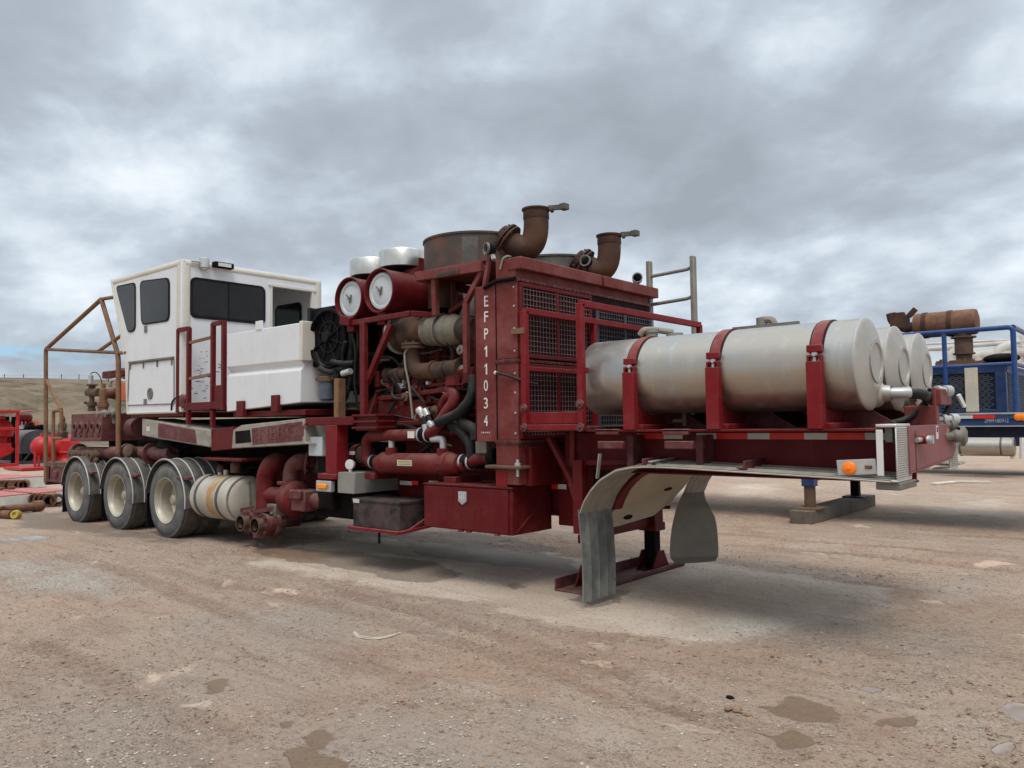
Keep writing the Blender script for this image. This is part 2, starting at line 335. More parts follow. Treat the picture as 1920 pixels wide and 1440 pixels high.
def text(name, s, m, parent, origin, right, up, h, depth=0.004, width=None, align='CENTER', bold=0.0):
    cu = bpy.data.curves.new(name, 'FONT'); cu.body = s; cu.align_x = align; cu.align_y = 'CENTER'; cu.size = 1; cu.extrude = 0; cu.offset = bold
    to = bpy.data.objects.new('tmp', cu); COL.objects.link(to); bpy.context.view_layer.update()
    me = bpy.data.meshes.new_from_object(to.evaluated_get(bpy.context.evaluated_depsgraph_get()))
    bpy.data.objects.remove(to)
    r = Vector(right).normalized(); u = Vector(up).normalized(); n = r.cross(u)
    xs = [v.co.x for v in me.vertices]; k = h / 0.70; kx = k if width is None else width / (max(xs) - min(xs))
    off = ORG.get(parent, V(0, 0, 0))
    for v in me.vertices: v.co = Vector(origin) + r * (v.co.x * kx) + u * (v.co.y * k) + n * depth - off
    me.name = name; me.materials.clear(); me.materials.append(MATS[m])
    o = bpy.data.objects.new(name, me); COL.objects.link(o); o.parent = parent; ORG[o] = off
    return o

# clear windscreen glass: mostly lets light through, slight reflection
gm = bpy.data.materials.new('clear_glass'); gm.use_nodes = True; t = gm.node_tree; t.nodes.clear()
o_ = NN(t, 'ShaderNodeOutputMaterial'); mx_ = NN(t, 'ShaderNodeMixShader'); tr_ = NN(t, 'ShaderNodeBsdfTransparent'); gl_ = NN(t, 'ShaderNodeBsdfGlossy')
tr_.inputs[0].default_value = (0.75, 0.8, 0.78, 1); gl_.inputs['Roughness'].default_value = 0.05; mx_.inputs[0].default_value = 0.1
t.links.new(tr_.outputs[0], mx_.inputs[1]); t.links.new(gl_.outputs[0], mx_.inputs[2]); t.links.new(mx_.outputs[0], o_.inputs[0]); MATS['clear_glass'] = gm
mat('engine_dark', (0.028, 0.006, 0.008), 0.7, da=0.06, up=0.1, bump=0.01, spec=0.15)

mat('pipe_white', (0.6, 0.585, 0.54), 0.5, var=(0.45, 0.41, 0.36), vs=2, va=0.7, da=0.15, bump=0.002)
# ---------------------------------------------------------------- ground
def axis_lines(lo, hi, step, far0, far1, g=1.16):
    a_ = list(np.arange(lo, hi + 1e-6, step)); d = step; x = hi
    while x < far1: d = min(d * g, 40); x += d; a_.append(x)
    d = step; x = lo; b = []
    while x > far0: d = min(d * g, 40); x -= d; b.append(x)
    return np.array(b[::-1] + a_)
gx = axis_lines(0.5, 12.6, 0.025, -900, 900, 1.12); gy = axis_lines(-5.4, 5.0, 0.027, -300, 1300, 1.12)
XX, YY = np.meshgrid(gx, gy, indexing='ij')
def vnoise(x, y, seed):
    xi = np.floor(x).astype(np.int64); yi = np.floor(y).astype(np.int64); xf = x - xi; yf = y - yi
    def h(i, j):
        n = (i * 374761393 + j * 668265263 + seed * 974711) & 0x7fffffff
        n = ((n ^ (n >> 13)) * 1274126177) & 0x7fffffff
        return ((n ^ (n >> 16)) & 0xffff) / 65535.0
    u = xf * xf * (3 - 2 * xf); v = yf * yf * (3 - 2 * yf)
    return (h(xi, yi) * (1 - u) + h(xi + 1, yi) * u) * (1 - v) + (h(xi, yi + 1) * (1 - u) + h(xi + 1, yi + 1) * u) * v
def fbm(x, y, seed, octv=4, gain=0.5):
    o = 0; a_ = 1; t_ = 0
    for k in range(octv):
        o = o + a_ * vnoise(x * 2 ** k, y * 2 ** k, seed + k); t_ += a_; a_ *= gain
    return o / t_
near = np.clip(1 - (np.hypot(XX - 7, YY + 2) - 9) / 14, 0, 1)
wx = (fbm(XX * 1.3, YY * 1.3, 91) - 0.5) * 0.55 + (fbm(XX * 6, YY * 6, 17) - 0.5) * 0.22
wy = (fbm(XX * 1.3, YY * 1.3, 55) - 0.5) * 0.55 + (fbm(XX * 6, YY * 6, 23) - 0.5) * 0.22
def poly_mask(pts, soft, warp=1.0):
    P = np.array(pts); X = XX + wx * warp; Y = YY + wy * warp
    ins = np.zeros(X.shape, bool); dist = np.full(X.shape, 1e9)
    sel = (X > P[:, 0].min() - 1) & (X < P[:, 0].max() + 1) & (Y > P[:, 1].min() - 1) & (Y < P[:, 1].max() + 1)
    x = X[sel]; y = Y[sel]; i_ = np.zeros(x.shape, bool); d_ = np.full(x.shape, 1e9)
    for k in range(len(P)):
        x0, y0 = P[k]; x1, y1 = P[(k + 1) % len(P)]
        c = ((y0 > y) != (y1 > y)) & (x < (x1 - x0) * (y - y0) / (y1 - y0 + 1e-12) + x0); i_ ^= c
        L = (x1 - x0) ** 2 + (y1 - y0) ** 2; t_ = np.clip(((x - x0) * (x1 - x0) + (y - y0) * (y1 - y0)) / L, 0, 1)
        d_ = np.minimum(d_, np.hypot(x - x0 - t_ * (x1 - x0), y - y0 - t_ * (y1 - y0)))
    s_ = np.where(i_, d_, -d_); o = np.zeros(X.shape); o[sel] = np.clip(0.5 + s_ / (2 * soft), 0, 1); return o
def gp(*pp): return [tuple(G(*p)[:2]) for p in pp]
pale = poly_mask(gp((560, 1022), (700, 1004), (900, 1030), (1080, 1048), (1300, 1046), (1470, 1072), (1650, 1100), (1672, 1136), (1520, 1172), (1380, 1205), (1180, 1190), (1000, 1165), (850, 1125), (640, 1085), (470, 1058)), 0.22)
pale = np.maximum(pale, 0.5 * poly_mask(gp((1700, 940), (1920, 930), (1920, 975), (1740, 968)), 0.5))
pale = np.maximum(pale, 0.6 * poly_mask(gp((1340, 908), (1480, 905), (1490, 925), (1360, 930)), 0.5))
wet_dark = poly_mask(gp((470, 1034), (560, 1026), (690, 1040), (810, 1052), (855, 1076), (815, 1092), (730, 1085), (690, 1072), (560, 1052)), 0.06, 0.6)
for pp, s_, k in ((((715, 1008), (860, 1000), (1000, 1040), (1075, 1050), (1078, 1078), (940, 1062), (800, 1040)), 0.1, 0.9), (((930, 1099), (958, 1093), (988, 1099), (960, 1107)), 0.05, 0.8),  # first outline: darker ground beneath the tool box
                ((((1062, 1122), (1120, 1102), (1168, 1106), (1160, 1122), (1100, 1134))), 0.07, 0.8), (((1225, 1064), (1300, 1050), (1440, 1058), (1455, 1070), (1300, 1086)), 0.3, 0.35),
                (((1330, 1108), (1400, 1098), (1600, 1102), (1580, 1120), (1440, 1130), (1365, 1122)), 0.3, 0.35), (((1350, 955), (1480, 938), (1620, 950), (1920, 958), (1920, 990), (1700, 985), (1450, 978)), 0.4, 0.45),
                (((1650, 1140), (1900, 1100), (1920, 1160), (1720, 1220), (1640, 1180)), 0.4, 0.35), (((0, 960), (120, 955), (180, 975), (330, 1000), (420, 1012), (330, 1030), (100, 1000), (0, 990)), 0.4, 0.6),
                (((370, 1000), (640, 985), (900, 1000), (1080, 1030), (1000, 1050), (700, 1010), (420, 1018)), 0.3, 0.75)):  # long darker strip of ground beneath the trailer
    wet_dark = np.maximum(wet_dark, k * poly_mask(gp(*pp), s_, 0.7))
ochre = poly_mask(gp((468, 1036), (530, 1027), (640, 1040), (600, 1052), (520, 1046)), 0.2, 0.6)
brown = np.zeros(XX.shape)
for pp in (((575, 1400), (590, 1385), (680, 1400), (700, 1440), (580, 1450)), ((630, 1372), (660, 1355), (700, 1380), (710, 1400), (670, 1402)), ((1425, 1318), (1500, 1306), (1570, 1320), (1590, 1345), (1500, 1350)), ((1420, 1360), (1470, 1355), (1520, 1375), (1480, 1385)),
           ((556, 1345), (596, 1340), (590, 1352), (560, 1356)), ((396, 1280), (430, 1270), (425, 1284), (400, 1290)), ((1660, 1345), (1700, 1338), (1715, 1355), (1680, 1362))):
    brown = np.maximum(brown, poly_mask(gp(*pp), 0.07, 0.85))
puddle = np.zeros(XX.shape)
for pp in (((1838, 1322), (1868, 1310), (1925, 1322), (1940, 1350), (1900, 1352), (1860, 1332)), ((1596, 1282), (1622, 1279), (1646, 1286), (1620, 1291)), ((1840, 1400), (1890, 1388), (1900, 1400), (1860, 1412)), ((1690, 1262), (1716, 1258), (1740, 1264), (1712, 1266)), ((0, 1008), (60, 1004), (100, 1006), (40, 1014), (0, 1016))):
    puddle = np.maximum(puddle, poly_mask(gp(*pp), 0.03, 0.5))
gravel = poly_mask(gp((0, 1052), (80, 1050), (160, 1072), (235, 1102), (180, 1122), (0, 1100)), 0.35)
for pp, k in ((((1250, 1160), (1340, 1150), (1600, 1165), (1560, 1192), (1380, 1190)), 1.0), (((1680, 1170), (1760, 1160), (1780, 1205), (1690, 1210)), 0.6), (((1760, 1100), (1860, 1090), (1880, 1120), (1780, 1130)), 0.6), (((100, 1360), (260, 1350), (300, 1440), (100, 1440)), 0.5), (((800, 1340), (960, 1330), (960, 1440), (830, 1440)), 0.5), (((400, 1120), (640, 1140), (600, 1200), (380, 1180)), 0.45)):
    gravel = np.maximum(gravel, k * poly_mask(gp(*pp), 0.4))
gravel *= np.clip(fbm(XX * 3, YY * 3, 77) * 2.6 - 0.3, 0, 1)
# tyre tracks pressed into the mud
def track(pts, wd, depth, pitch=0.11):
    P = [G(*p) for p in pts]; z = np.zeros(XX.shape); s0 = 0
    X = XX + wx * 0.2; Y = YY + wy * 0.2
    for p, q in zip(P[:-1], P[1:]):
        d = (q - p); L = d.length; d = d / L; tx = (X - p.x) * d.x + (Y - p.y) * d.y; ty = -(X - p.x) * d.y + (Y - p.y) * d.x
        m = (tx > 0) & (tx <= L); prof = np.exp(-(ty / wd) ** 4); rim = np.exp(-((np.abs(ty) - wd * 1.25) / (wd * 0.3)) ** 2)
        blk = 0.5 + 0.5 * np.sign(np.sin(2 * PI * ((tx + s0) / pitch + np.abs(ty) * 5)))
        z += np.where(m, -depth * prof * (0.55 + 0.45 * blk) + depth * 0.8 * rim, 0); s0 += L
    return z
tz = np.zeros(XX.shape)
for pts, wd, dp in ((((1345, 1000), (1500, 1015), (1920, 1046)), 0.16, 0.02), (((1360, 1022), (1600, 1040), (1920, 1075)), 0.16, 0.018), (((1350, 985), (1600, 998), (1920, 1012)), 0.14, 0.014),
                     (((120, 1040), (240, 1075), (420, 1140), (700, 1250), (900, 1330)), 0.14, 0.014), (((60, 1200), (200, 1265), (420, 1370), (560, 1440)), 0.14, 0.012), (((640, 1110), (900, 1180), (1200, 1280), (1500, 1420)), 0.15, 0.012), (((300, 1070), (600, 1130), (900, 1215), (1300, 1350)), 0.13, 0.011)):
    tz += track(pts, wd, dp)
tpatch = np.clip(fbm(XX * 0.9, YY * 0.9, 31) * 3.4 - 0.6, 0, 1)
lump = fbm(XX * 2.2, YY * 2.2, 3, 4); clodm = np.clip(fbm(XX * 0.7, YY * 0.7, 8) * 2.4 - 0.75, 0, 1)
ZZ = (fbm(XX * 0.35, YY * 0.35, 5) - 0.5) * 0.05 + (lump - 0.5) * 0.022 + clodm * (np.maximum(fbm(XX * 9, YY * 9, 12, 3) - 0.55, 0)) * 0.11 + (fbm(XX * 14, YY * 14, 42, 2) - 0.5) * 0.009 * (0.4 + clodm) + np.maximum(fbm(XX * 22, YY * 22, 71, 2) - 0.62, 0) * 0.05 * np.clip(fbm(XX * 1.7, YY * 1.7, 19) * 3 - 1, 0, 1) + tz * tpatch
flat = np.clip(pale + puddle * 2 + brown * .3, 0, 1)
ZZ = ZZ * (1 - 0.75 * flat) * near - 0.006 * puddle - 0.004
# keep the ground level where the trailers stand
ped = np.exp(-(((XX - 6.4) / 0.6) ** 4 + ((YY - 0.1) / 1.4) ** 4)) + np.exp(-(((XX + 1.6) / 2.5) ** 6 + ((YY) / 1.6) ** 6))
ZZ = ZZ * (1 - np.clip(ped, 0, 1))
# far ground: gentle rise to the hill on the left
me = bpy.data.meshes.new('ground'); nxg, nyg = XX.shape
me.vertices.add(nxg * nyg); me.vertices.foreach_set('co', np.stack([XX, YY, ZZ], -1).reshape(-1).astype(np.float32))
ii = np.arange(nxg * nyg).reshape(nxg, nyg)
q = np.stack([ii[:-1, :-1], ii[1:, :-1], ii[1:, 1:], ii[:-1, 1:]], -1).reshape(-1, 4)
me.loops.add(q.size); me.loops.foreach_set('vertex_index', q.reshape(-1).astype(np.int32))
me.polygons.add(len(q)); me.polygons.foreach_set('loop_start', np.arange(0, q.size, 4, dtype=np.int32)); me.polygons.foreach_set('loop_total', np.full(len(q), 4, np.int32))
me.update(); me.validate(); me.polygons.foreach_set('use_smooth', np.ones(len(q), bool))
for nm, arr in (('pale', pale), ('wet_dark', wet_dark), ('ochre', ochre), ('brown', brown), ('puddle', puddle), ('gravel', gravel), ('track', np.clip(-tz * tpatch * 45, 0, 1))):
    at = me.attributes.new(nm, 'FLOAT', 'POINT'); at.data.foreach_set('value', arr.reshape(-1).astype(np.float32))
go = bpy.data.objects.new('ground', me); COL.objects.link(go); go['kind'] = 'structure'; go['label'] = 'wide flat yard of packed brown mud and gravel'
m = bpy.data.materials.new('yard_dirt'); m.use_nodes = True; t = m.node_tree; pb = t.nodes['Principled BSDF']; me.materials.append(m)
tco = NN(t, 'ShaderNodeTexCoord').outputs['Object']
def gn(scale, det=8, rg=0.6, sca=None, dist=0.0):
    n = NN(t, 'ShaderNodeTexNoise'); n.inputs['Scale'].default_value = scale; n.inputs['Detail'].default_value = det; n.inputs['Roughness'].default_value = rg; n.inputs['Distortion'].default_value = dist
    if sca:
        mp = NN(t, 'ShaderNodeMapping'); mp.inputs['Scale'].default_value = sca; mp.inputs['Rotation'].default_value = (0, 0, -0.35); t.links.new(tco, mp.inputs[0]); t.links.new(mp.outputs[0], n.inputs[0])
    else: t.links.new(tco, n.inputs[0])
    return n.outputs[0]
def at_(nm): 
    n = NN(t, 'ShaderNodeAttribute'); n.attribute_name = nm; return n.outputs['Fac']
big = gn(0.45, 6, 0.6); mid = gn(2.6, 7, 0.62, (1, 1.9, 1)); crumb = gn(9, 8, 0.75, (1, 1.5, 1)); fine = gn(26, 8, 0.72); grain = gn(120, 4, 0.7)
c = mixc(t, smooth(t, big, 0.36, 0.64), (0.60, 0.405, 0.280), (0.64, 0.475, 0.355))
c = mixc(t, mth(t, 'MULTIPLY', smooth(t, gn(0.75, 7, 0.62), 0.50, 0.62), 0.6), c, (0.47, 0.285, 0.19))
c = mixc(t, mth(t, 'MULTIPLY', smooth(t, gn(1.15, 7, 0.6), 0.54, 0.66), 0.5), c, (0.72, 0.58, 0.46))
c = mixc(t, mth(t, 'MULTIPLY', smooth(t, gn(0.23, 5, 0.6), 0.44, 0.62), 0.45), c, (0.48, 0.385, 0.31))
c = mixc(t, mth(t, 'MULTIPLY', smooth(t, mid, 0.52, 0.70), 0.5), c, (0.62, 0.495, 0.385))
c = mixc(t, mth(t, 'MULTIPLY', smooth(t, mid, 0.46, 0.30), 0.5), c, (0.37, 0.265, 0.195))
def patch(nm, lo=0.42, hi=0.58, amt=0.28):
    return smooth(t, mth(t, 'ADD', at_(nm), mth(t, 'MULTIPLY', mth(t, 'SUBTRACT', gn(5, 7, 0.65), 0.5), amt)), lo, hi)
pl = patch('pale', 0.25, 0.7, 0.7)
c = mixc(t, mth(t, 'MULTIPLY', pl, 0.9), c, mixc(t, smooth(t, gn(1.2, 6, 0.6), 0.4, 0.62), (0.60, 0.475, 0.365), (0.72, 0.60, 0.485)))
stk = gn(1.0, 7, 0.62, (0.55, 7.5, 1))
c = mixc(t, mth(t, 'MULTIPLY', smooth(t, stk, 0.52, 0.68), 0.45), c, (0.36, 0.245, 0.175))
c = mixc(t, mth(t, 'MULTIPLY', smooth(t, stk, 0.46, 0.32), 0.4), c, (0.60, 0.475, 0.37))
# smooth tan mud flats between the crumbs
fl = smooth(t, gn(1.25, 5, 0.5, (1, 1.6, 1), 0.6), 0.64, 0.70)
c = mixc(t, mth(t, 'MULTIPLY', fl, 0.5), c, (0.62, 0.47, 0.35))
gv = mth(t, 'MULTIPLY', at_('gravel'), 1.0)
c = mixc(t, mth(t, 'MULTIPLY', gv, 0.65), c, (0.43, 0.405, 0.375))
c = mixc(t, mth(t, 'MULTIPLY', at_('track'), 0.75), c, (0.25, 0.135, 0.085))
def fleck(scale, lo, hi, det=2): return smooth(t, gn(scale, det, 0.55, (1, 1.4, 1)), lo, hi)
clus = mth(t, 'ADD', 0.35, mth(t, 'MULTIPLY', smooth(t, gn(1.7, 6, 0.6), 0.42, 0.6), 0.65))
# grain: crumbs, dark and pale specks, with shade of grit painted into the dark ones
crm = mth(t, 'SUBTRACT', 1.0, mth(t, 'MULTIPLY', mth(t, 'MAXIMUM', pl, fl), 0.75))
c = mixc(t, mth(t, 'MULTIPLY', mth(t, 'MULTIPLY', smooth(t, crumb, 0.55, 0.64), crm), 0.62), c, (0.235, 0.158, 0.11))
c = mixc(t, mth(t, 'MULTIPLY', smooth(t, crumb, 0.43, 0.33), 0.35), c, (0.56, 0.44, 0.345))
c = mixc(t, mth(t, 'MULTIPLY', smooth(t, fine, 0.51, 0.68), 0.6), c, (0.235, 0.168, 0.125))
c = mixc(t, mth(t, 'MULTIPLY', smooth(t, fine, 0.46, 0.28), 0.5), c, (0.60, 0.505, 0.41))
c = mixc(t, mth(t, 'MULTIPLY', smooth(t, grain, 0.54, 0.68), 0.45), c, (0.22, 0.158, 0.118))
vo = NN(t, 'ShaderNodeTexVoronoi'); vo.inputs['Scale'].default_value = 55; t.links.new(tco, vo.inputs['Vector'])
sepc = NN(t, 'ShaderNodeSeparateColor'); t.links.new(vo.outputs['Color'], sepc.inputs[0])
peb = mth(t, 'MULTIPLY', smooth(t, vo.outputs['Distance'], 0.34, 0.24), mth(t, 'GREATER_THAN', mth(t, 'ADD', sepc.outputs[0], mth(t, 'MULTIPLY', gv, 0.4)), 0.90))
pebc = mixc(t, sepc.outputs[1], (0.30, 0.27, 0.24), (0.66, 0.61, 0.54))
for sc__, lo, hi, am, cc in ((30, 0.62, 0.66, 0.75, (0.15, 0.095, 0.062)), (62, 0.61, 0.65, 0.8, (0.12, 0.08, 0.055)), (125, 0.60, 0.64, 0.7, (0.11, 0.078, 0.056)), (48, 0.64, 0.68, 0.6, (0.72, 0.60, 0.48)), (100, 0.63, 0.67, 0.6, (0.75, 0.64, 0.53))):  # dark flecks: tiny clods and grit shadows painted into the colour
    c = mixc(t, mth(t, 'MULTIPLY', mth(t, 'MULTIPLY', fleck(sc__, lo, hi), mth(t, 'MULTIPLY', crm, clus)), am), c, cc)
c = mixc(t, mth(t, 'MULTIPLY', peb, 0.85), c, pebc)
wg = mth(t, 'MULTIPLY', fleck(70, 0.50, 0.54, 3), smooth(t, mth(t, 'ADD', at_('gravel'), mth(t, 'MULTIPLY', mth(t, 'SUBTRACT', gn(7, 5, 0.6), 0.5), 0.9)), 0.3, 0.8))
c = mixc(t, mth(t, 'MULTIPLY', wg, 0.8), c, (0.74, 0.68, 0.58))
we = patch('wet_dark'); 
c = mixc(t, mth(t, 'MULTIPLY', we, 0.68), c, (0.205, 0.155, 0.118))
c = mixc(t, mth(t, 'MULTIPLY', at_('ochre'), 0.55), c, (0.22, 0.105, 0.03))
br = patch('brown', 0.4, 0.56, 0.45); c = mixc(t, mth(t, 'MULTIPLY', br, 0.8), c, (0.20, 0.125, 0.068))
pu = patch('puddle', 0.42, 0.5, 0.1); c = mixc(t, pu, c, (0.30, 0.24, 0.20))
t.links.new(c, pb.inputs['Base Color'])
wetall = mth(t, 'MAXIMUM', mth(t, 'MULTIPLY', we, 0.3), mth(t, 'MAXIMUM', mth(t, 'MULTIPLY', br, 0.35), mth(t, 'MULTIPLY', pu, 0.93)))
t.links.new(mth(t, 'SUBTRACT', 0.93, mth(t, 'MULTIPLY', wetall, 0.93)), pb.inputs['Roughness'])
pb.inputs['Specular IOR Level'].default_value = 0.4
hh = mth(t, 'ADD', mth(t, 'ADD', mth(t, 'ADD', fine, mth(t, 'MULTIPLY', crumb, 1.2)), mth(t, 'MULTIPLY', grain, 0.35)), mth(t, 'MULTIPLY', peb, 0.35))
hs = mth(t, 'MULTIPLY', hh, mth(t, 'SUBTRACT', 1.0, mth(t, 'MAXIMUM', mth(t, 'MULTIPLY', pu, 0.98), mth(t, 'MAXIMUM', mth(t, 'MULTIPLY', fl, 0.65), mth(t, 'MAXIMUM', mth(t, 'MULTIPLY', br, 0.4), mth(t, 'MULTIPLY', pl, 0.4))))))
bp = NN(t, 'ShaderNodeBump'); bp.inputs['Strength'].default_value = 1.0; bp.inputs['Distance'].default_value = 0.04; t.links.new(hs, bp.inputs['Height']); t.links.new(bp.outputs[0], pb.inputs['Normal'])

# ground height lookup for loose things
def gz_at(x, y):
    i = min(max(np.searchsorted(gx, x) - 1, 0), nxg - 2); j = min(max(np.searchsorted(gy, y) - 1, 0), nyg - 2); return float(ZZ[i, j])
# loose stones and mud crumbs lying on the yard (uncountable)
def scatter(name, label, n, smin, smax, m, squash, fieldfn):
    base = np.array([(1, 0, 0), (-1, 0, 0), (0, 1, 0), (0, -1, 0), (0, 0, 1), (0, 0, -1), (.62, .62, .5), (-.62, .62, .5), (.62, -.62, .5), (-.62, -.62, .5)])
    fb = [(0, 6, 8), (0, 2, 6), (2, 7, 6), (2, 1, 7), (1, 9, 7), (1, 3, 9), (3, 8, 9), (3, 0, 8), (4, 8, 6), (4, 6, 7), (4, 7, 9), (4, 9, 8), (0, 5, 2), (2, 5, 1), (1, 5, 3), (3, 5, 0)]
    vs = []; fs = []; k = 0; tries = 0
    while k < n and tries < n * 30:
        tries += 1
        px = rng.uniform(-60, 1980); py = 905 + 560 * rng.random() ** 1.15
        p = G(px, py)
        if not (-2 < p.x < 13.5 and -6 < p.y < 5.0): continue
        i = min(np.searchsorted(gx, p.x), nxg - 1); j = min(np.searchsorted(gy, p.y), nyg - 1)
        if puddle[i, j] + brown[i, j] > 0.2 or rng.random() > fieldfn(i, j): continue
        s_ = smin + (smax - smin) * rng.random() ** 3
        rot = rng.uniform(0, 2 * PI); cr, sr = math.cos(rot), math.sin(rot)
        b = base * (0.7 + 0.6 * rng.random(base.shape)) * np.array([1, rng.uniform(.6, 1), squash * rng.uniform(.6, 1.1)]) * s_
        x = b[:, 0] * cr - b[:, 1] * sr + p.x; y = b[:, 0] * sr + b[:, 1] * cr + p.y; z = b[:, 2] + ZZ[i, j] + s_ * squash * 0.25
        o = len(vs) * 10; vs.append(np.stack([x, y, z], -1)); fs += [tuple(v + o for v in f) for f in fb]; k += 1
    mm = bpy.data.meshes.new(name); mm.from_pydata(np.concatenate(vs).tolist(), [], fs); mm.materials.append(MATS[m])
    o = bpy.data.objects.new(name, mm); COL.objects.link(o); o['kind'] = 'stuff'; o['label'] = label; o['category'] = 'gravel'; return o
scatter('gravel', 'pale loose stones strewn over the yard', 6500, 0.003, 0.012, 'pebble', 0.6, lambda i, j: 0.12 + 0.9 * gravel[i, j] + 0.25 * pale[i, j])
scatter('mud_crumbs', 'small dark crumbs of mud along the wheel tracks', 4200, 0.003, 0.017, 'clod', 0.5, lambda i, j: (0.06 + 0.9 * clodm[i, j]) * (1 - pale[i, j]))

# ---------------------------------------------------------------- hill beyond the yard, fence along its crest
def hill_h(az): return 1.0
hv = []; hf = []; NA, NR = 150, 40
for ia in range(NA):
    az = math.radians(181 - 100 * ia / (NA - 1))          # direction measured from +X towards +Y
    for ir in range(NR):
        u = ir / (NR - 1); d = 62 + 260 * u
        x, y = CAM.x + d * math.cos(az), CAM.y + d * math.sin(az)
        fade = 1 - 0.985 * max(0, min(1, (181 - math.degrees(az) - 36) / 26)) ** 1.3
        prof = min(1, u / 0.62); prof = prof * prof * (3 - 2 * prof)
        h = 0.058 * (62 + 260 * 0.62) * prof * fade + 1.2 * prof * 0
        h += (fbm(np.array([x * 0.02]), np.array([y * 0.02]), 61)[0] - 0.5) * 3.2 * min(1, prof * 3) * (1 - 0.85 * max(0, (u - .4) / .6)) * fade
        gul = fbm(np.array([x * 0.045 + y * 0.02]), np.array([y * 0.06 - x * 0.012]), 66)[0]
        h -= max(0, gul - 0.52) * 16 * prof * (1 - prof) * fade * 1.6
        if u > 0.62: h = h * 1.0
        hv.append((x, y, h - 0.15 if ir else -0.4))
for ia in range(NA - 1):
    for ir in range(NR - 1):
        a_ = ia * NR + ir; hf.append((a_, a_ + 1, a_ + NR + 1, a_ + NR))
mm = bpy.data.meshes.new('hill'); mm.from_pydata(hv, [], hf); mm.update()
for p in mm.polygons: p.use_smooth = True
ho = bpy.data.objects.new('hill', mm); COL.objects.link(ho); ho['kind'] = 'structure'; ho['label'] = 'long dry grass hill rising behind the yard'
m = bpy.data.materials.new('dry_grass'); m.use_nodes = True; t = m.node_tree; pb = t.nodes['Principled BSDF']; mm.materials.append(m)
tco = NN(t, 'ShaderNodeTexCoord').outputs['Object']
c = mixc(t, smooth(t, gn(0.05, 9, 0.7), 0.38, 0.62), (0.155, 0.12, 0.082), (0.235, 0.182, 0.125))
c = mixc(t, mth(t, 'MULTIPLY', smooth(t, gn(0.16, 9, 0.78, (0.45, 1.4, 1)), 0.50, 0.62), 0.9), c, (0.08, 0.07, 0.048))
c = mixc(t, mth(t, 'MULTIPLY', smooth(t, gn(0.03, 8, 0.7, (0.5, 1.6, 1)), 0.56, 0.66), 0.6), c, (0.34, 0.27, 0.18))
c = mixc(t, mth(t, 'MULTIPLY', smooth(t, gn(0.9, 8, 0.75), 0.5, 0.7), 0.4), c, (0.11, 0.09, 0.055))
t.links.new(c, pb.inputs['Base Color']); pb.inputs['Roughness'].default_value = 0.95; pb.inputs['Specular IOR Level'].default_value = 0.1
bp = NN(t, 'ShaderNodeBump'); bp.inputs['Strength'].default_value = 0.8; bp.inputs['Distance'].default_value = 0.8; t.links.new(gn(0.5, 8, 0.7), bp.inputs['Height']); t.links.new(bp.outputs[0], pb.inputs['Normal'])
ft = thing('wire_fence', 'thin wire fence along the crest of the grass hill', 'fence', (-205, 60, 12))
cr = []
for px in (-60, 8, 44, 115, 148, 200, 262, 330):
    d = ray(px, 712); k = 228 / math.hypot(d.x, d.y); cr.append(V(CAM.x + d.x * k, CAM.y + d.y * k, CAM.z + d.z * k - 0.6))
for p in cr: MB().cyl(p, p + V(0, 0, 2.0), 0.11, n=6).build('post', 'wood', ft)
fw = MB()
for p, q in zip(cr[:-1], cr[1:]):
    for hh_ in (1.0, 1.6): fw.tube([p + V(0, 0, hh_), q + V(0, 0, hh_)], 0.02, 4)
fw.build('wire', 'dull_steel', ft)
# ================================================================ the maroon pump trailer
T = thing('pump_trailer', 'long maroon oilfield pump trailer with white cab, engine, radiator and three aluminium tanks', 'trailer')
W = -1.17
def sp(pts, y=W):                 # picture outline -> points on a side plane of the trailer
    return [A(px, py, y) for px, py in pts]
def panel(mb, pts2, y0, y1):      # (x, z) outline extruded in y
    return mb.prism([(x, y0, z) for x, z in pts2], (0, y1 - y0, 0))
def fpanel(mb, pts2, x0, x1):     # (y, z) outline extruded in x
    return mb.prism([(x0, y, z) for y, z in pts2], (x1 - x0, 0, 0))

# ---- chassis
b = MB()
for s in (-1, 1):
    y = 0.52 * s
    b.box(-4.6, 6.2, y - .01, y + .01, .66, 1.02); b.box(-4.6, 6.2, y - .075, y + .075, 1.02, 1.045); b.box(-4.6, 6.2, y - .075, y + .075, .64, .662)
for x in np.arange(-4.3, 6.2, .95): b.box(x - .03, x + .03, -.505, .505, .72, .98)
b.box(-4.62, -4.55, -1.17, 1.17, .62, .86)
b.build('chassis_frame', 'maroon', T, .004)
b = MB(); b.box(6.2, 6.42, -.62, .62, .56, 1.1); b.box(6.42, 6.95, -.8, .8, 1.1, 1.42); b.build('frame_step', 'maroon', T, .01)
b = MB(); b.bar(A(1088, 862, -.95), A(1090, 1000, -.95), .1, .1); b.bar(A(1030, 820, -.95), A(1074, 905, -.95), .06, .04); b.bar(A(1072, 905, -.95), A(1093, 985, -.95), .06, .04); b.bar(A(1075, 805, -.95), A(1075, 868, -.95), .05); b.bar(A(1072, 868, -.95), A(1230, 866, -.85), .05, .04)
b.build('frame_brace', 'maroon', T, .004)
b = MB(); b.box(6.2, 6.202, -.60, -.59, .9, .95)
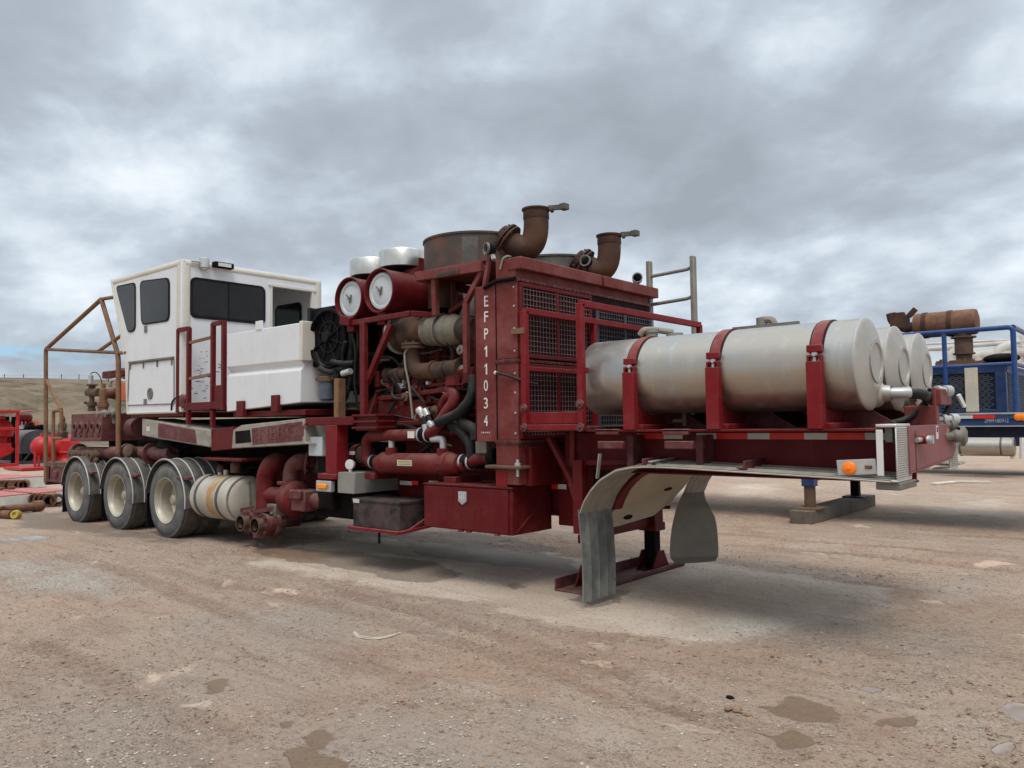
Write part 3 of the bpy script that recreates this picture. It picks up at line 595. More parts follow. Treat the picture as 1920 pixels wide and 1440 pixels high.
# gooseneck
b = MB(); b.box(6.9, 8.8, -1.15, 1.15, 1.43, 1.447); b.box(8.8, 9.2, -1.15, .5, 1.43, 1.447)
for s in (-1, 1): b.box(6.95, 9.3 if s < 0 else 8.5, .8 * s - .012, .8 * s + .012, 1.1, 1.43); b.box(6.95, 9.3 if s < 0 else 8.5, .8 * s - .06, .8 * s + .06, 1.085, 1.1)
for x in (7.3, 8.05, 8.8): b.box(x, x + .02, -.788, .788, 1.12, 1.43)
b.build('gooseneck', 'maroon', T, .004)
xs = [(1195, 1245, 'r'), (1245, 1280, 'w'), (1306, 1343, 'w'), (1343, 1402, 'r'), (1402, 1443, 'w'), (1443, 1508, 'r'), (1508, 1551, 'w'), (1551, 1622, 'r'), (1622, 1672, 'w')]
for x0, x1, k in xs:
    p, q = A(x0, 817, -.815), A(x1, 817, -.815)
    MB().box(p.x, q.x, -.8165, -.8125, A(1400, 823.5, -.815).z, A(1400, 812, -.815).z).build('reflective_tape', 'tape_red' if k == 'r' else 'tape_white', T)
for (x0, x1, yy, k) in ((1034, 1045, 912, 'r'), (1046, 1062, 912, 'w'), (750, 772, 905, 'w'), (772, 784, 905, 'r'), (804, 824, 905, 'w')):
    p, q = A(x0, yy, -.63), A(x1, yy, -.63); MB().box(p.x, q.x, -.632, -.628, p.z - .022, p.z + .022).build('reflective_tape', 'tape_red' if k == 'r' else 'tape_white', T)
# folding rack hooks under the deck edge
for px in (1120, 1245):
    b = MB(); p = A(px, 808, -1.12)
    b.box(p.x, p.x + .22, -1.15, -1.11, p.z - .03, p.z + .015); q = A(px + 4, 834, -1.12); b.box(q.x, q.x + .24, -1.15, -1.10, q.z - .03, q.z + .03)
    b.box(p.x + .2, p.x + .26, -1.0, -.812, 1.15, 1.40)
    b.build('rack_hook', 'grimy_maroon', T, .006)

# ---- wheels (dual)
def make_wheel(outer):
    rim = MB(); rim.lathe((0, 0, 0), (0, 1, 0), [(0.0, .30), (-.014, .312), (-.012, .318), (-.002, .306), (.03, .288), (.05, .283), (.06, .268), (.20, .262), (.215, .25), (.235, .235), (.238, .12), (.21, .11), (.21, 0)] if outer else [(0, .29), (.26, .29), (.26, .1), (.2, .09), (.2, 0)], 40)
    if outer:
        rim.bolts((0, .235, 0), (0, -1, 0), .165, 10, .018, .035); rim.lathe((0, .2, 0), (0, -1, 0), [(0, .08), (.1, .075), (.12, .05), (.12, 0)], 20)
    if outer:
        for k in range(10): a_ = 2 * PI * (k + .5) / 10; rim.ring((.2 * math.cos(a_), .236, .2 * math.sin(a_)), (0, -1, 0), .022, .034, .004, 12)
    r = rim.build('wheel', 'rim_alu', T, ang=22)
    ty = MB(); ty.lathe((0, 0, 0), (0, 1, 0), [(.0, .30), (-.012, .34), (-.018, .40), (-.006, .455), (.012, .478), (.03, .488), (.06, .51), (.1, .516), (.14, .517), (.18, .516), (.22, .51), (.25, .488), (.275, .44), (.285, .38), (.27, .30)], 72)
    for k in range(96):          # shoulder lugs
        a_ = 2 * PI * k / 96
        for yy in (.022, .252):
            c, s = math.cos(a_), math.sin(a_); d, e = math.cos(a_ + .04), math.sin(a_ + .04)
            ty.hexa([(c * .47, yy - .022, s * .47), (d * .47, yy - .022, e * .47), (d * .47, yy + .022, e * .47), (c * .47, yy + .022, s * .47), (c * .502, yy - .014, s * .502), (d * .502, yy - .014, e * .502), (d * .502, yy + .02, e * .502), (c * .502, yy + .02, s * .502)])
    tb_ = ty.build('tyre', 'tyre', r, ang=30)
    tr_ = MB()
    for ya, yb in ((.05, .088), (.094, .132), (.138, .176), (.182, .222)): tr_.ring((0, ya, 0), (0, 1, 0), .50, .5205, yb - ya, 72)
    tr_.build('tread', 'tread', r, ang=30)
    return r
w_out = make_wheel(True); w_in = make_wheel(False)
first = True
def copy_part(o, par=None):
    c = o.copy(); COL.objects.link(c)
    for ch in list(o.children):
        d = ch.copy(); COL.objects.link(d); d.parent = c
    return c
AX = [-.04, -1.57, -3.09]; ZW = [.507, .497, .487]
for i, (x, z) in enumerate(zip(AX, ZW)):
    for src, y, flip in ((w_out, -1.29, 0), (w_in, -.96, 0), (w_out, 1.29, 1), (w_in, .96, 1)):
        o = src if (i == 0 and not flip) else copy_part(src)
        o.parent = T; o.location = (x, y, z); o.rotation_euler = (0, 0, PI if flip else 0)
b = MB()
for x, z in zip(AX, ZW): b.cyl((x, -1.0, z), (x, 1.0, z), .065); b.ball((x, 0, z), .2, 8)
b.build('axle', 'black', T)
# fenders with ribs, brackets and flaps
for i, (x, z) in enumerate(zip(AX, ZW)):
    R = .565; rows = []
    a0, a1 = (-8, 172) if i < 2 else (-2, 172)
    ys = [-1.32, -1.30] + list(np.linspace(-1.28, -.68, 25))
    for k in range(31):
        an = math.radians(a0 + (a1 - a0) * k / 30); row = []
        for j, y in enumerate(ys):
            rr = R - (.012 if j == 0 else 0) + (.006 if (j % 6 in (4,)) else 0)
            row.append((x + rr * math.cos(an), y, z + .0 + rr * math.sin(an)))
        rows.append(row)
    f = MB().sheet(rows, .004).build('fender', 'fender_dark', T)
    b = MB()
    for y in (-1.31, -1.14, -.98, -.82): b.tube([(x + (R + .004) * math.cos(math.radians(k)), y, z + (R + .004) * math.sin(math.radians(k))) for k in range(a0, a1, 6)], .010, 6)
    b.build('fender_rib', 'galvanised', f)
    MB().box(x + .30, x + .62, -1.3, -1.22, z + .30, z + .34).build('fender_bracket', 'grimy_maroon', T, .005)
    MB().box(x - .60, x - .585, -1.28, -.72, .12, .58).build('mud_flap', 'black', T)

# ---- rear bumper frame and rusty guard
b = MB(); b.box(-4.8, -4.72, -1.17, 1.17, .52, .84); b.box(-4.72, -3.75, -1.17, -1.13, .58, .84); b.box(-4.35, -4.2, -1.2, -1.17, .68, .78); b.build('bumper', 'grimy_maroon', T, .006)
b = MB(); b.box(-4.8, -3.9, -1.18, -.95, .845, .93); b.build('tread_board', 'brass_rust', T, .004)
b = MB(); P = lambda px, py, y=W: A(px, py, y)
tp = P(88, 655)
b.tube(fil([P(86, 905), P(86, 655), P(190, 561)], .05), .035, 10); b.tube(fil([P(190, 561), P(222, 668), P(222, 848)], .12), .038, 10)
b.tube([P(190, 561), P(190, 561) + V(.5, .0, -.02)], .03, 8); b.tube([P(88, 655), P(236, 662)], .028, 8)
b.tube([P(184, 659), P(229, 628)], .028, 8); b.tube([P(87, 713), P(115, 768)], .03, 8)
b.tube(fil([P(100, 878), P(100, 771), P(115, 769), P(115, 812)], .03), .03, 8); b.tube([P(98, 822), P(116, 822)], .025, 8)
b.build('guard_rail', 'tan_rust', T)
# ---- fluid end of the pump
fe = MB(); fe.box(-3.79, -2.56, -1.12, -.2, 1.30, 1.755); fe.box(-3.79, -2.56, -1.135, -1.12, 1.30, 1.345)
fe = fe.build('fluid_end', 'grimy_maroon', T, .012)
b = MB()
for i in range(5):
    x = -3.62 + i * .235; b.ring((x, -1.12, 1.53), (0, -1, 0), .055, .09, .02, 20); b.ring((x, -1.12, 1.40), (0, -1, 0), .02, .03, .02, 10)
b.build('valve_cover', 'grimy_maroon', fe)
b = MB()
for i in range(5): b.cyl((-3.62 + i * .235, -1.121, 1.53), (-3.62 + i * .235, -1.128, 1.53), .045, n=6)
b.build('cover_socket', 'black', fe)
b = MB(); b.cyl((-4.0, -.95, 1.1), (-.55, -.95, 1.13), .10, n=24); b.ring((-2.0, -.95, 1.12), (1, 0, 0), .09, .15, .05); b.ring((-1.2, -.95, 1.12), (1, 0, 0), .09, .16, .04); b.build('suction_manifold', 'grimy_maroon', T)
b = MB(); b.ball((-4.02, -.95, 1.1), .13, 10); b.ring((-3.92, -.95, 1.1), (1, 0, 0), .08, .15, .05)
b.build('suction_cap', 'brass_rust', T)
for x in (-3.62, -3.2, -2.85): b = MB(); b.cyl((x, -.95, 1.1), (x, -1.17, 1.06), .075); b.ring((x, -1.15, 1.06), (0, -1, 0), .04, .095, .05); b.ball((x + .05, -1.12, .99), .06, 6); b.build('suction_outlet', 'brass_rust', T)
b = MB(); p = A(243, 846, -1.12); b.lathe((p.x, -1.05, p.z), (.35, -1, .1), [(0, .07), (.1, .10), (.13, .095), (.14, .06), (.14, 0)], 20); b.build('valve_handwheel', 'brass_rust', T)
b = MB(); b.lathe(A(304, 838, -.9), (1, 0, 0), [(0, .09), (.05, .12), (.25, .13), (.4, .12), (.45, .09)], 16); b.build('rubber_coupling', 'black', T)
def relief(px, pys, y, mts):      # stacked fittings on a vertical axis: list of (py, halfwidth px)
    prof = []
    p0 = A(px, pys[0][0], y)
    sc_ = (p0 - CAM).dot(RF) / F
    for py, hw in pys: prof.append((A(px, py, y).z - p0.z, hw * sc_))
    return p0, prof
p0, pr = relief(172, [(771, 0), (771, 7), (766, 7), (766, 6), (762, 6), (761, 9), (754, 9), (753, 4.5), (744, 4.5), (742, 8), (732, 8.5), (731, 6), (724, 6), (723, 10), (721, 10), (720, 6)], -.8, None)
b = MB().lathe(p0, (0, 0, 1), pr, 18); b.ball(A(160, 755, -.8), .03, 6); b.cyl(A(166, 736, -.8), A(186, 736, -.8), .07); b.build('relief_valve', 'brass_rust', T)
p0, pr = relief(170, [(721, 0), (721, 4.5), (704, 4.5), (703, 1.5), (699, 1.5), (698, 0)], -.8, None); MB().lathe(p0, (0, 0, 1), pr, 14).build('valve_stem', 'galvanised', T)
p0, pr = relief(193, [(800, 0), (800, 8), (786, 8), (785, 6), (775, 6), (773, 9), (765, 9), (764, 10), (757, 10), (752, 7), (735, 7.5), (730, 7), (728, 4), (720, 4), (720, 0)], -.8, None)
b = MB().lathe(p0, (0, 0, 1), pr, 18); b.build('gate_valve', 'tan_rust', T)
b = MB(); b.cyl(A(198, 738, -.7), A(240, 745, -.5), .075); b.ball(A(210, 737, -.72), .1, 8); b.cyl(A(200, 742, -.7), A(232, 742, -.5), .05); b.build('discharge_pipe', 'grimy_maroon', T)
b = MB(); p = A(117, 805, -.9); b.lathe(A(117, 822, -.9), (0, 0, 1), [(0, .06), (0, .09), (.12, .09), (.13, .06), (.2, .07), (.26, .07), (.3, .04), (.34, .05), (.4, .03), (.42, 0)], 14); b.build('check_valve', 'brass_rust', T)
b = MB()
for k, (px, py) in enumerate(((196, 776), (212, 775))):
    c = A(px, py, -1.0); b.ball(c, .07, 7); b.cyl(c + V(0, -.05, 0), c + V(0, -.13, -.02), .045, n=8); b.cyl(c + V(0, 0, -.02), c + V(0, .02, -.16), .03, n=8)
b.build('pressure_sensor', 'dull_steel', T)
b = MB()
for k in range(6): b.cyl(A(204 + k * 5, 771, -.75), A(204 + k * 5, 764, -.75), .012, n=6)
b.build('stud', 'galvanised', T)
MB().box(-2.15, -1.55, -.9, .3, 1.72, 2.35).build('pump_housing', 'maroon', T, .02); q = A(196, 704, -.4); MB().box(q.x, q.x + .9, -.45, .3, q.z - .06, q.z + .07).build('header_beam', 'maroon', T, .02)
b = MB(); q0 = A(224, 718, -.6); q1 = A(236, 752, -.6); b.box(q0.x, q1.x + .2, -.66, -.6, q1.z, q0.z); b.build('valve_bracket', 'orange_paint', T, .01)
b = MB(); b.tube(fil([A(172, 699, -.8), A(180, 697, -.8), A(188, 706, -.8), A(192, 721, -.8)], .1), .009, 6); b.tube(fil([A(203, 716, -.6), A(206, 700, -.5), A(222, 692, -.4), A(236, 690, -.4)], .1), .008, 6); b.build('sensor_cable', 'hose', T)
b = MB(); b.tube(fil([A(206, 725, -.7), A(208, 713, -.7), A(222, 711, -.65), A(236, 716, -.6)], .08), .03, 8); b.build('conduit', 'galvanised', T)
# ---- pump power frames: two tilted side beams
def tilt_beam(c, name='pump_beam'):
    b = MB(); p = [A(*q, W) for q in c]; b.prism([(q.x, W, q.z) for q in p], (0, .5, 0)); return b.build(name, 'worn_white', T, .015)
be = tilt_beam([(266, 785), (292, 789), (394, 806), (394, 839), (292, 822), (266, 817)])
c = [A(*q, W) for q in ((297, 793), (366, 806), (369, 832), (297, 820))]; MB().prism([(q.x, W - .006, q.z) for q in c], (0, .01, 0)).build('beam_inset', 'grimy_maroon', be, .003)
c = A(278, 804, W); MB().box(c.x - .05, c.x + .05, W - .004, W, c.z - .035, c.z + .035).build('data_plate', 'tape_white', be)
b = MB(); b.cyl(A(262, 801, -.95), A(250, 801, -.95), .14); b.ball(A(250, 801, -.95), .14, 8); b.build('gear_housing', 'grimy_maroon', T)
be2 = tilt_beam([(437, 806), (452, 797), (566, 785), (570, 786), (572, 829), (585, 832), (434, 841)])
c = [A(*q, W) for q in ((472, 803), (567, 790), (567, 826), (474, 834))]; bi = MB().prism([(q.x, W - .006, q.z) for q in c], (0, .01, 0)).build('beam_inset', 'grimy_maroon', be2, .003)
c = [A(*q, W) for q in ((441, 809), (469, 806), (471, 829), (442, 832))]; MB().prism([(q.x, W - .003, q.z) for q in c], (0, .006, 0)).build('beam_opening', 'interior_dark', be2)
p, q = A(500, 815, W), A(565, 807, W); text('raised_lettering', 'ENERGY', 'letter_worn', be2, (p + q) / 2 + V(-.1, -.004, .0), (q - p), (0, 0, 1), .16, .006, width=1.15)
b = MB(); c = [A(*q, W) for q in ((391, 805), (433, 800), (437, 842), (393, 846))]; b.prism([(q.x, W + .02, q.z) for q in c], (0, .5, 0)); p, q = A(381, 849, W), A(452, 866, W); b.box(p.x, q.x, W, W + .4, q.z, p.z - .06); b.build('pump_mount', 'maroon', T, .01)
MB().box(-3.7, -.9, -.55, 1.0, .86, 1.32).build('dark_gap_mass', 'interior_dark', T, .03)  # near-black mass added to keep the gap under the pump dark
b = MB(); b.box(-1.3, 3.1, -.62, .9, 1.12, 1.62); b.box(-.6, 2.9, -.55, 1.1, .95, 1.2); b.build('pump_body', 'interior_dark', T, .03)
b = MB()
for px in (506, 545): b.cyl(A(px, 843, -.5), A(px, 848, -.5), .03, n=8)
b.build('marker_lamp', 'lamp_orange', T)

# ---- operator cab
cab = MB(); X1 = .12
side = [(-2.12, 3.85), (X1, 3.85), (X1, 1.72), (-1.5, 1.72), (-1.58, 2.5)]
panel(cab, side, W, W + .05); panel(cab, side, 1.12, 1.17)
cab.box(-1.5, X1, W + .05, 1.12, 1.72, 1.78); cab.box(-2.12, X1, W + .05, 1.12, 3.80, 3.85)

for ya, yb, u0, u1 in ((W + .05, -1.0, 0, 1), (1.0, 1.12, 0, 1), (-1.0, 1.0, .9, 1), (-1.0, 1.0, 0, .08)):
    xa, za = -1.58 - .54 * u0, 2.5 + 1.3 * u0; xb, zb = -1.58 - .54 * u1, 2.5 + 1.3 * u1
    cab.prism([(xa, ya, za), (xa + .05, ya, za), (xb + .05, ya, zb), (xb, ya, zb)], (0, yb - ya, 0))
cab.prism([(-1.58, W + .05, 2.5), (-1.53, W + .05, 2.5), (-1.45, W + .05, 1.78), (-1.5, W + .05, 1.78)], (0, 2.29, 0))
DY0, DY1, DZ0, DZ1 = .25, .98, 1.80, 3.64
cab.box(X1 - .05, X1, W + .05, DY0, 1.78, 3.80); cab.box(X1 - .05, X1, DY1, 1.12, 1.78, 3.80); cab.box(X1 - .05, X1, DY0, DY1, DZ1, 3.80)
cab = cab.build('operator_cab', 'white_paint', T, .008)
xa, za, xb, zb = -1.623, 2.604, -2.066, 3.67
MB().prism([(xa + .02, -1.0, za), (xa + .03, -1.0, za), (xb + .03, -1.0, zb), (xb + .02, -1.0, zb)], (0, 2.0, 0)).build('windscreen', 'clear_glass', cab)
b = MB(); r_ = .06
b.tube(fil([(-2.11, W + .045, 3.80), (X1 - .05, W + .045, 3.80)], .05), r_, 12); b.tube([(X1 - .045, W + .05, 3.80), (X1 - .045, 1.12, 3.80)], r_, 12); b.tube([(X1 - .085, W + .085, 1.74), (X1 - .085, W + .085, 3.77)], .1, 16); b.ball((X1 - .085, W + .085, 3.765), .1, 10)
b.tube([(X1 - .05, 1.10, 2.6), (X1 - .05, 1.10, 3.80)], .075, 12); b.box(-2.1, X1 - .05, W + .04, 1.13, 3.852, 3.862); b.tube([(-2.09, W + .04, 3.80), (-2.09, 1.12, 3.80)], r_, 10)
b.build('roof_trim', 'cream_trim', cab)
b = MB(); b.tube([(-2.12, W - .005, 3.84), (-1.575, W - .005, 2.5), (-1.5, W - .005, 1.73), (X1 - .1, W - .005, 1.725)], .022, 8); b.build('edge_trim', 'cream_trim', cab)
def window_side(pts, y, sgn=-1, rad=.09):
    P2 = [(A(*q, W).x, A(*q, W).z) for q in pts]; cx = sum(p[0] for p in P2) / len(P2); cz = sum(p[1] for p in P2) / len(P2)
    o = rpoly(P2, rad, 6); inn = [(cx + (x - cx) * .93, cz + (z - cz) * .94) for x, z in o]
    fr = panel(MB(), o, y + sgn * .012, y).build('window_frame', 'rubber_seal', cab); panel(MB(), inn, y + sgn * .016, y).build('window_pane', 'dark_glass', fr)
window_side([(218, 537), (255, 529), (255, 620), (241, 625)], W, -1, .1)
window_side([(263, 527), (319, 520), (319, 602), (266, 610)], W, -1, .12)
o = rrect(-1.05, .14, 3.04, 3.62, .09); fr = fpanel(MB(), o, X1, X1 + .014).build('window_frame', 'rubber_seal', cab); o = rrect(-1.01, .10, 3.08, 3.58, .06); fpanel(MB(), o, X1, X1 + .017).build('window_pane', 'dark_glass', fr); MB().box(X1, X1 + .021, -.48, -.455, 3.08, 3.58).build('window_divider', 'rubber_seal', fr)
o = [(y, z) for y, z in rrect(-1.1, -.35, 2.95, 3.55, .1)]; fr = panel(MB(), o, 1.118, 1.10).build('window_frame', 'rubber_seal', cab); o = rrect(-1.06, -.39, 2.99, 3.51, .07); panel(MB(), o, 1.118, 1.095).build('window_pane', 'dark_glass', fr)
b = MB()
for y in (DY0 - .02, DY1 - .0): b.box(X1, X1 + .015, y, y + .03, DZ0, DZ1)
b.box(X1, X1 + .02, DY0 - .05, DY1 + .08, DZ1, DZ1 + .035); b.build('door_frame', 'cream_trim', cab, .003)
MB().box(-.7, -.15, .75, 1.06, 1.78, 2.95).build('interior_locker', 'interior_grey', cab, .02)
b = MB(); h = [A(*q, W) for q in ((243, 683), (327, 673), (327, 757), (240, 760))]
for p, q in zip(h, h[1:] + h[:1]): b.bar(p + V(0, -.004, 0), q + V(0, -.004, 0), .014, .014)
p, q = A(243, 680, W), A(327, 670, W); b.bar(p + V(0, -.01, 0), q + V(0, -.01, 0), .03, .025)
for k in range(4):
    u = p.lerp(q, .03 + .31 * k); b.bar(u + V(0, -.012, 0), u + V(0, -.012, -.11), .018, .012)
b.build('side_hatch', 'dull_steel', cab)
b = MB(); c = A(282, 738, W); b.lathe((c.x, W, c.z), (0, -1, 0), [(0, .085), (.012, .085), (.012, .06), (.004, .055), (.004, 0)], 20); b.build('ring_latch', 'dull_steel', cab)
for q_, h_ in (((273, 753), .04), ((274, 617), .05)): c = A(*q_, W); MB().box(c.x - .04, c.x + .04, W - .015, W, c.z - h_, c.z + h_).build('latch', 'dull_steel', cab, .003)
b = MB(); b.cyl((X1 + .04, -.86, 3.76), (X1 + .04, -.86, 3.90), .07, n=14); b.cyl((X1 + .04, -.86, 3.73), (X1 + .04, -.86, 3.77), .045); b.cyl((X1 + .04, -.86, 3.84), (X1 + .04, -1.05, 3.84), .018); b.build('junction_box', 'galvanised', cab, .006)
b = MB(); b.box(X1 + .02, X1 + .12, -.74, -.44, 3.79, 3.87); b = b.build('work_light', 'black', cab, .012); MB().box(X1 + .12, X1 + .125, -.69, -.49, 3.805, 3.855).build('light_lens', 'tape_white', b)
b = MB(); 
for i in range(60):
    y, z = rng.uniform(-1.02, -.5), 1.85 + .75 * rng.random() ** 1.3; b.box(X1, X1 + .0015, y, y + rng.uniform(.01, .07), z, z + rng.uniform(.003, .013))
b.build('scuff_mark', 'manifold_rust', cab)
MB().box(-1.5, X1, W + .03, 1.1, 1.66, 1.72).build('cab_subframe', 'maroon', T, .01)
# ---- ladder to the cab, walkway
b = MB()
for x0, x1 in ((.05, .34), (.98, 1.25)):
    b.bar((x0, W, 1.72), (x0, W, 2.87), .055); b.bar((x1, W, 1.55) if x0 < .5 else (x1, W, 1.72), (x1, W, 2.87), .055); b.bar((x0 - .0, W, 2.86), (x1, W, 2.86), .055)
b.bar((.98, W, 1.5), (.98, W, 1.75), .055); b.bar((.25, W, 1.79), (1.27, W, 1.79), .05, .1); b.box(1.0, 1.25, W - .01, W + .02, 1.84, 2.05)
la = b.build('ladder', 'maroon', T, .004)
for z in (2.17, 2.66): MB().bar((.36, W, z), (.96, W, z + .03), .035).build('rung', 'tan_rust', la)
MB().box(.14, 1.35, W + .1, 1.0, 1.73, 1.78).build('walkway', 'grimy_maroon', T)
b = MB(); c = A(347, 752, -1.1); b.lathe(c, (0, -1, 0), [(0, .1), (.06, .1), (.08, .06), (.08, 0)], 16); b.build('horn', 'grimy_maroon', T)
MB().tube(fil([A(321, 772, W - .01), A(322, 752, W - .02), A(335, 742, W - .02), A(344, 746, -1.12)], .2), .012, 6).build('sensor_cable', 'hose', T)
# ---- white side tank box beside the walkway
BX0, BX1 = 1.32, 2.93
prof = [(W, 1.78), (W, 2.15), (W + .05, 2.2), (W + .05, 2.22), (W, 2.27), (W, 2.70), (.4, 2.70), (.4, 1.78)]
b = MB(); n_ = len(prof); b.add([(BX0, y, z - (.08 if z < 1.8 else 0)) for y, z in prof] + [(BX1, y, z) for y, z in prof], [tuple(range(n_ - 1, -1, -1)), tuple(range(n_, 2 * n_))] + [(i, (i + 1) % n_, n_ + (i + 1) % n_, n_ + i) for i in range(n_)])
sb = b.build('equipment_box', 'white_paint', T, .012)
MB().box(BX1 - .02, BX1 + .04, W - .004, -.95, 2.26, 2.72).build('corner_angle', 'cream_trim', sb, .008)
MB().box(2.0, 2.13, W - .01, W + .02, 2.69, 2.80).build('lifting_lug', 'white_paint', sb, .004)
b = MB()
for px, py0, py1 in ((452, 752, 782), (517, 741, 772)):
    p, q = A(px - 4, py0, W), A(px + 6, py1, W); b.box(p.x, q.x + .03, W - .04, W + .02, q.z, p.z)
b.box(1.4, 2.95, W + .05, .3, 1.63, 1.70); b.build('box_support', 'maroon', T, .006)
# ---- cooling fan in black shroud
c = A(617, 632, -1.0)
b = MB(); b.box(c.x - .36, c.x + .42, -1.0, -.6, c.z - .33, c.z + .36); fa = b.build('fan_cooler', 'black', T, .02)
b = MB(); b.ring((c.x, -1.0, c.z), (0, -1, 0), .29, .31, .015, 32); b.ring((c.x, -1.0, c.z), (0, -1, 0), .17, .185, .015, 28); b.cyl((c.x, -1.0, c.z), (c.x, -1.06, c.z), .06)
for k in range(8):
    a_ = k * PI / 4 + .2; b.bar((c.x + .05 * math.cos(a_), -1.01, c.z + .05 * math.sin(a_)), (c.x + .3 * math.cos(a_ + .25), -1.01, c.z + .3 * math.sin(a_ + .25)), .014)
b.build('fan_guard', 'rubber_seal', fa)
b = MB(); b.lathe((c.x + .02, -1.0, c.z - .02), (0, -1, 0), [(0, .345), (.05, .345), (.06, .33), (.06, .315), (.01, .31)], 36); b.build('fan_ring', 'black', fa)
for pts_, r_ in ((((640, 585), (655, 600), (660, 640), (655, 690)), .03), (((600, 690), (620, 700), (640, 690), (662, 700)), .035), (((592, 660), (600, 685), (618, 690)), .02), (((648, 640), (640, 670), (650, 700)), .022), (((625, 690), (632, 720), (655, 730)), .018), (((660, 625), (668, 660), (664, 720), (672, 770)), .016)):
    MB().tube(fil([A(*q_, -1.06 + .03 * k_) for k_, q_ in enumerate(pts_)], .15, 5), r_, 8).build('cooler_hose', 'hose', T)
MB().box(c.x + .1, c.x + .62, -.98, -.5, c.z - .62, c.z - .2).build('reservoir', 'black', T, .06)
b = MB(); c2_ = A(650, 700, -1.05); b.cyl(c2_ + V(-.07, 0, 0), c2_ + V(.07, 0, .02), .035, n=10); b.build('crimp_fitting', 'galvanised', T)
b = MB(); p = A(590, 575, -1.02); b.box(c.x - .38, c.x - .33, -1.03, -.6, c.z - .25, c.z + .37); b.build('shroud_flange', 'hose', fa, .004)

# ---- front cross beams and red posts beside the engine
b = MB(); p, q = A(572, 783, W), A(662, 797, W); b.box(p.x, q.x, W, W + .12, q.z, p.z); b.build('cross_beam', 'maroon', T, .008)
b = MB()
for zz in (1.47, 1.535, 1.60): b.box(3.86, 4.26, W + .0, W + .35, zz, zz + .022)
b.box(3.88, 4.24, W + .04, W + .33, 1.45, 1.62); b.build('vibration_mount', 'maroon', T, .003)
b = MB(); b.box(3.4, 3.6, W, W + .16, .98, 1.515); b.box(3.28, 3.6, W - .02, W + .18, .92, .98); b.build('support_post', 'crimson', T, .008)
am = MB().box(3.25, 3.52, W - .02, W + .04, .78, .90).build('marker_bracket', 'galvanised', T, .008); MB().box(3.30, 3.46, W - .05, W - .02, .81, .87).build('amber_lamp', 'amber', am, .014)
b = MB(); b.box(3.59, 3.88, W + .02, W + .03, .775, 1.0); b.box(3.59, 3.88, W + .03, W + 1.0, .775, 1.0); b.build('hydraulic_box', 'grey_paint', T, .006)
c = A(657, 876, W + .1); b = MB().cyl(c - V(0, 0, .05), c, .02); b.lathe(c + V(0, 0, .03), (.3, -1, .1), [(-.02, 0), (-.02, .05), (.02, .055), (.025, 0)], 20); b.build('breather_gauge', 'letter_white', T)
p = A(595, 835, -1.05); MB().box(p.x - .1, p.x + .16, -1.1, -.9, p.z - .12, p.z + .1).build('control_box', 'gauge_white', T, .008)
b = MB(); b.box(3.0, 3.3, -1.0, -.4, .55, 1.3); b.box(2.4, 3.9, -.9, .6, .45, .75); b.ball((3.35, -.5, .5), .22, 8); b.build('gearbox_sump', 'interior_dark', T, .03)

# ---- battery box in a tray
b = MB(); b.box(3.88, 4.62, W, W + .42, .44, .72); bb = b.build('battery_box', 'battery_black', T, .01)
MB().box(3.87, 4.63, W - .01, W + .43, .705, .735).build('lid', 'battery_black', bb, .006); MB().box(3.9, 4.0, W - .014, W - .01, .69, .73).build('label_plate', 'tape_white', bb)
b = MB(); b.bar((3.84, W - .02, .425), (4.64, W - .02, .425), .05, .03); b.bar((4.64, W - .02, .425), (4.64, W + .6, .47), .05, .03); b.bar((3.86, W, .425), (3.86, W + .6, .45), .05, .03); b.bar((4.64, W + .1, .43), (4.66, W + .55, .62), .03, .03); b.build('battery_tray', 'crimson', T, .003)
MB().tube([A(711, 994, W + .1), A(711, 1019, W + .1)], .014, 8).build('drain_hose', 'hose', T)
MB().tube([A(640, 1011, -.6), A(655, 996, -.6)], .012, 6).build('drain_hose', 'dusty_fender', T)
# ---- maroon tool box
b = MB(); b.box(4.99, 6.10, W + .012, W + .58, .515, .925); tb = b.build('tool_box', 'maroon', T, .006)
d = MB().box(4.985, 6.06, W - .004, W + .012, .525, .915).build('tool_box_door', 'maroon', tb, .006)
MB().box(4.975, 6.115, W - .01, W + .59, .925, .94).build('lid', 'maroon', tb, .004)
b = MB(); bx, bz = 5.51, .82; sh = [(-.052, .06), (.052, .06), (.052, -.03), (0, -.065), (-.052, -.03)]; b.prism([(bx + x, W - .004, bz + z) for x, z in sh], (0, -.012, 0)); bd = b.build('badge', 'galvanised', tb, .003)
b = MB(); sh2 = [(x * .78, z * .78) for x, z in sh]; b.prism([(bx + x, W - .016, bz + z) for x, z in sh2], (0, -.002, 0)); b.build('badge_field', 'letter_grey', bd)
b = MB()
for k in (-.024, 0, .024): b.box(bx + k - .006, bx + k + .006, W - .021, W - .018, bz - .008, bz + .03)
b.box(bx - .034, bx + .034, W - .021, W - .018, bz + .036, bz + .042); b.box(bx - .022, bx + .022, W - .021, W - .018, bz - .022, bz - .016); b.build('badge_emblem', 'tape_white', bd)
b = MB(); b.bar((6.106, W + .06, .53), (6.106, W + .56, .86), .012, .02); b.build('side_stiffener', 'maroon', tb)
b = MB()
for x in (5.45, 5.55, 5.9): b.box(x, x + .05, W - .01, W + .02, .505, .52)
b.build('hinge', 'crimson', tb)

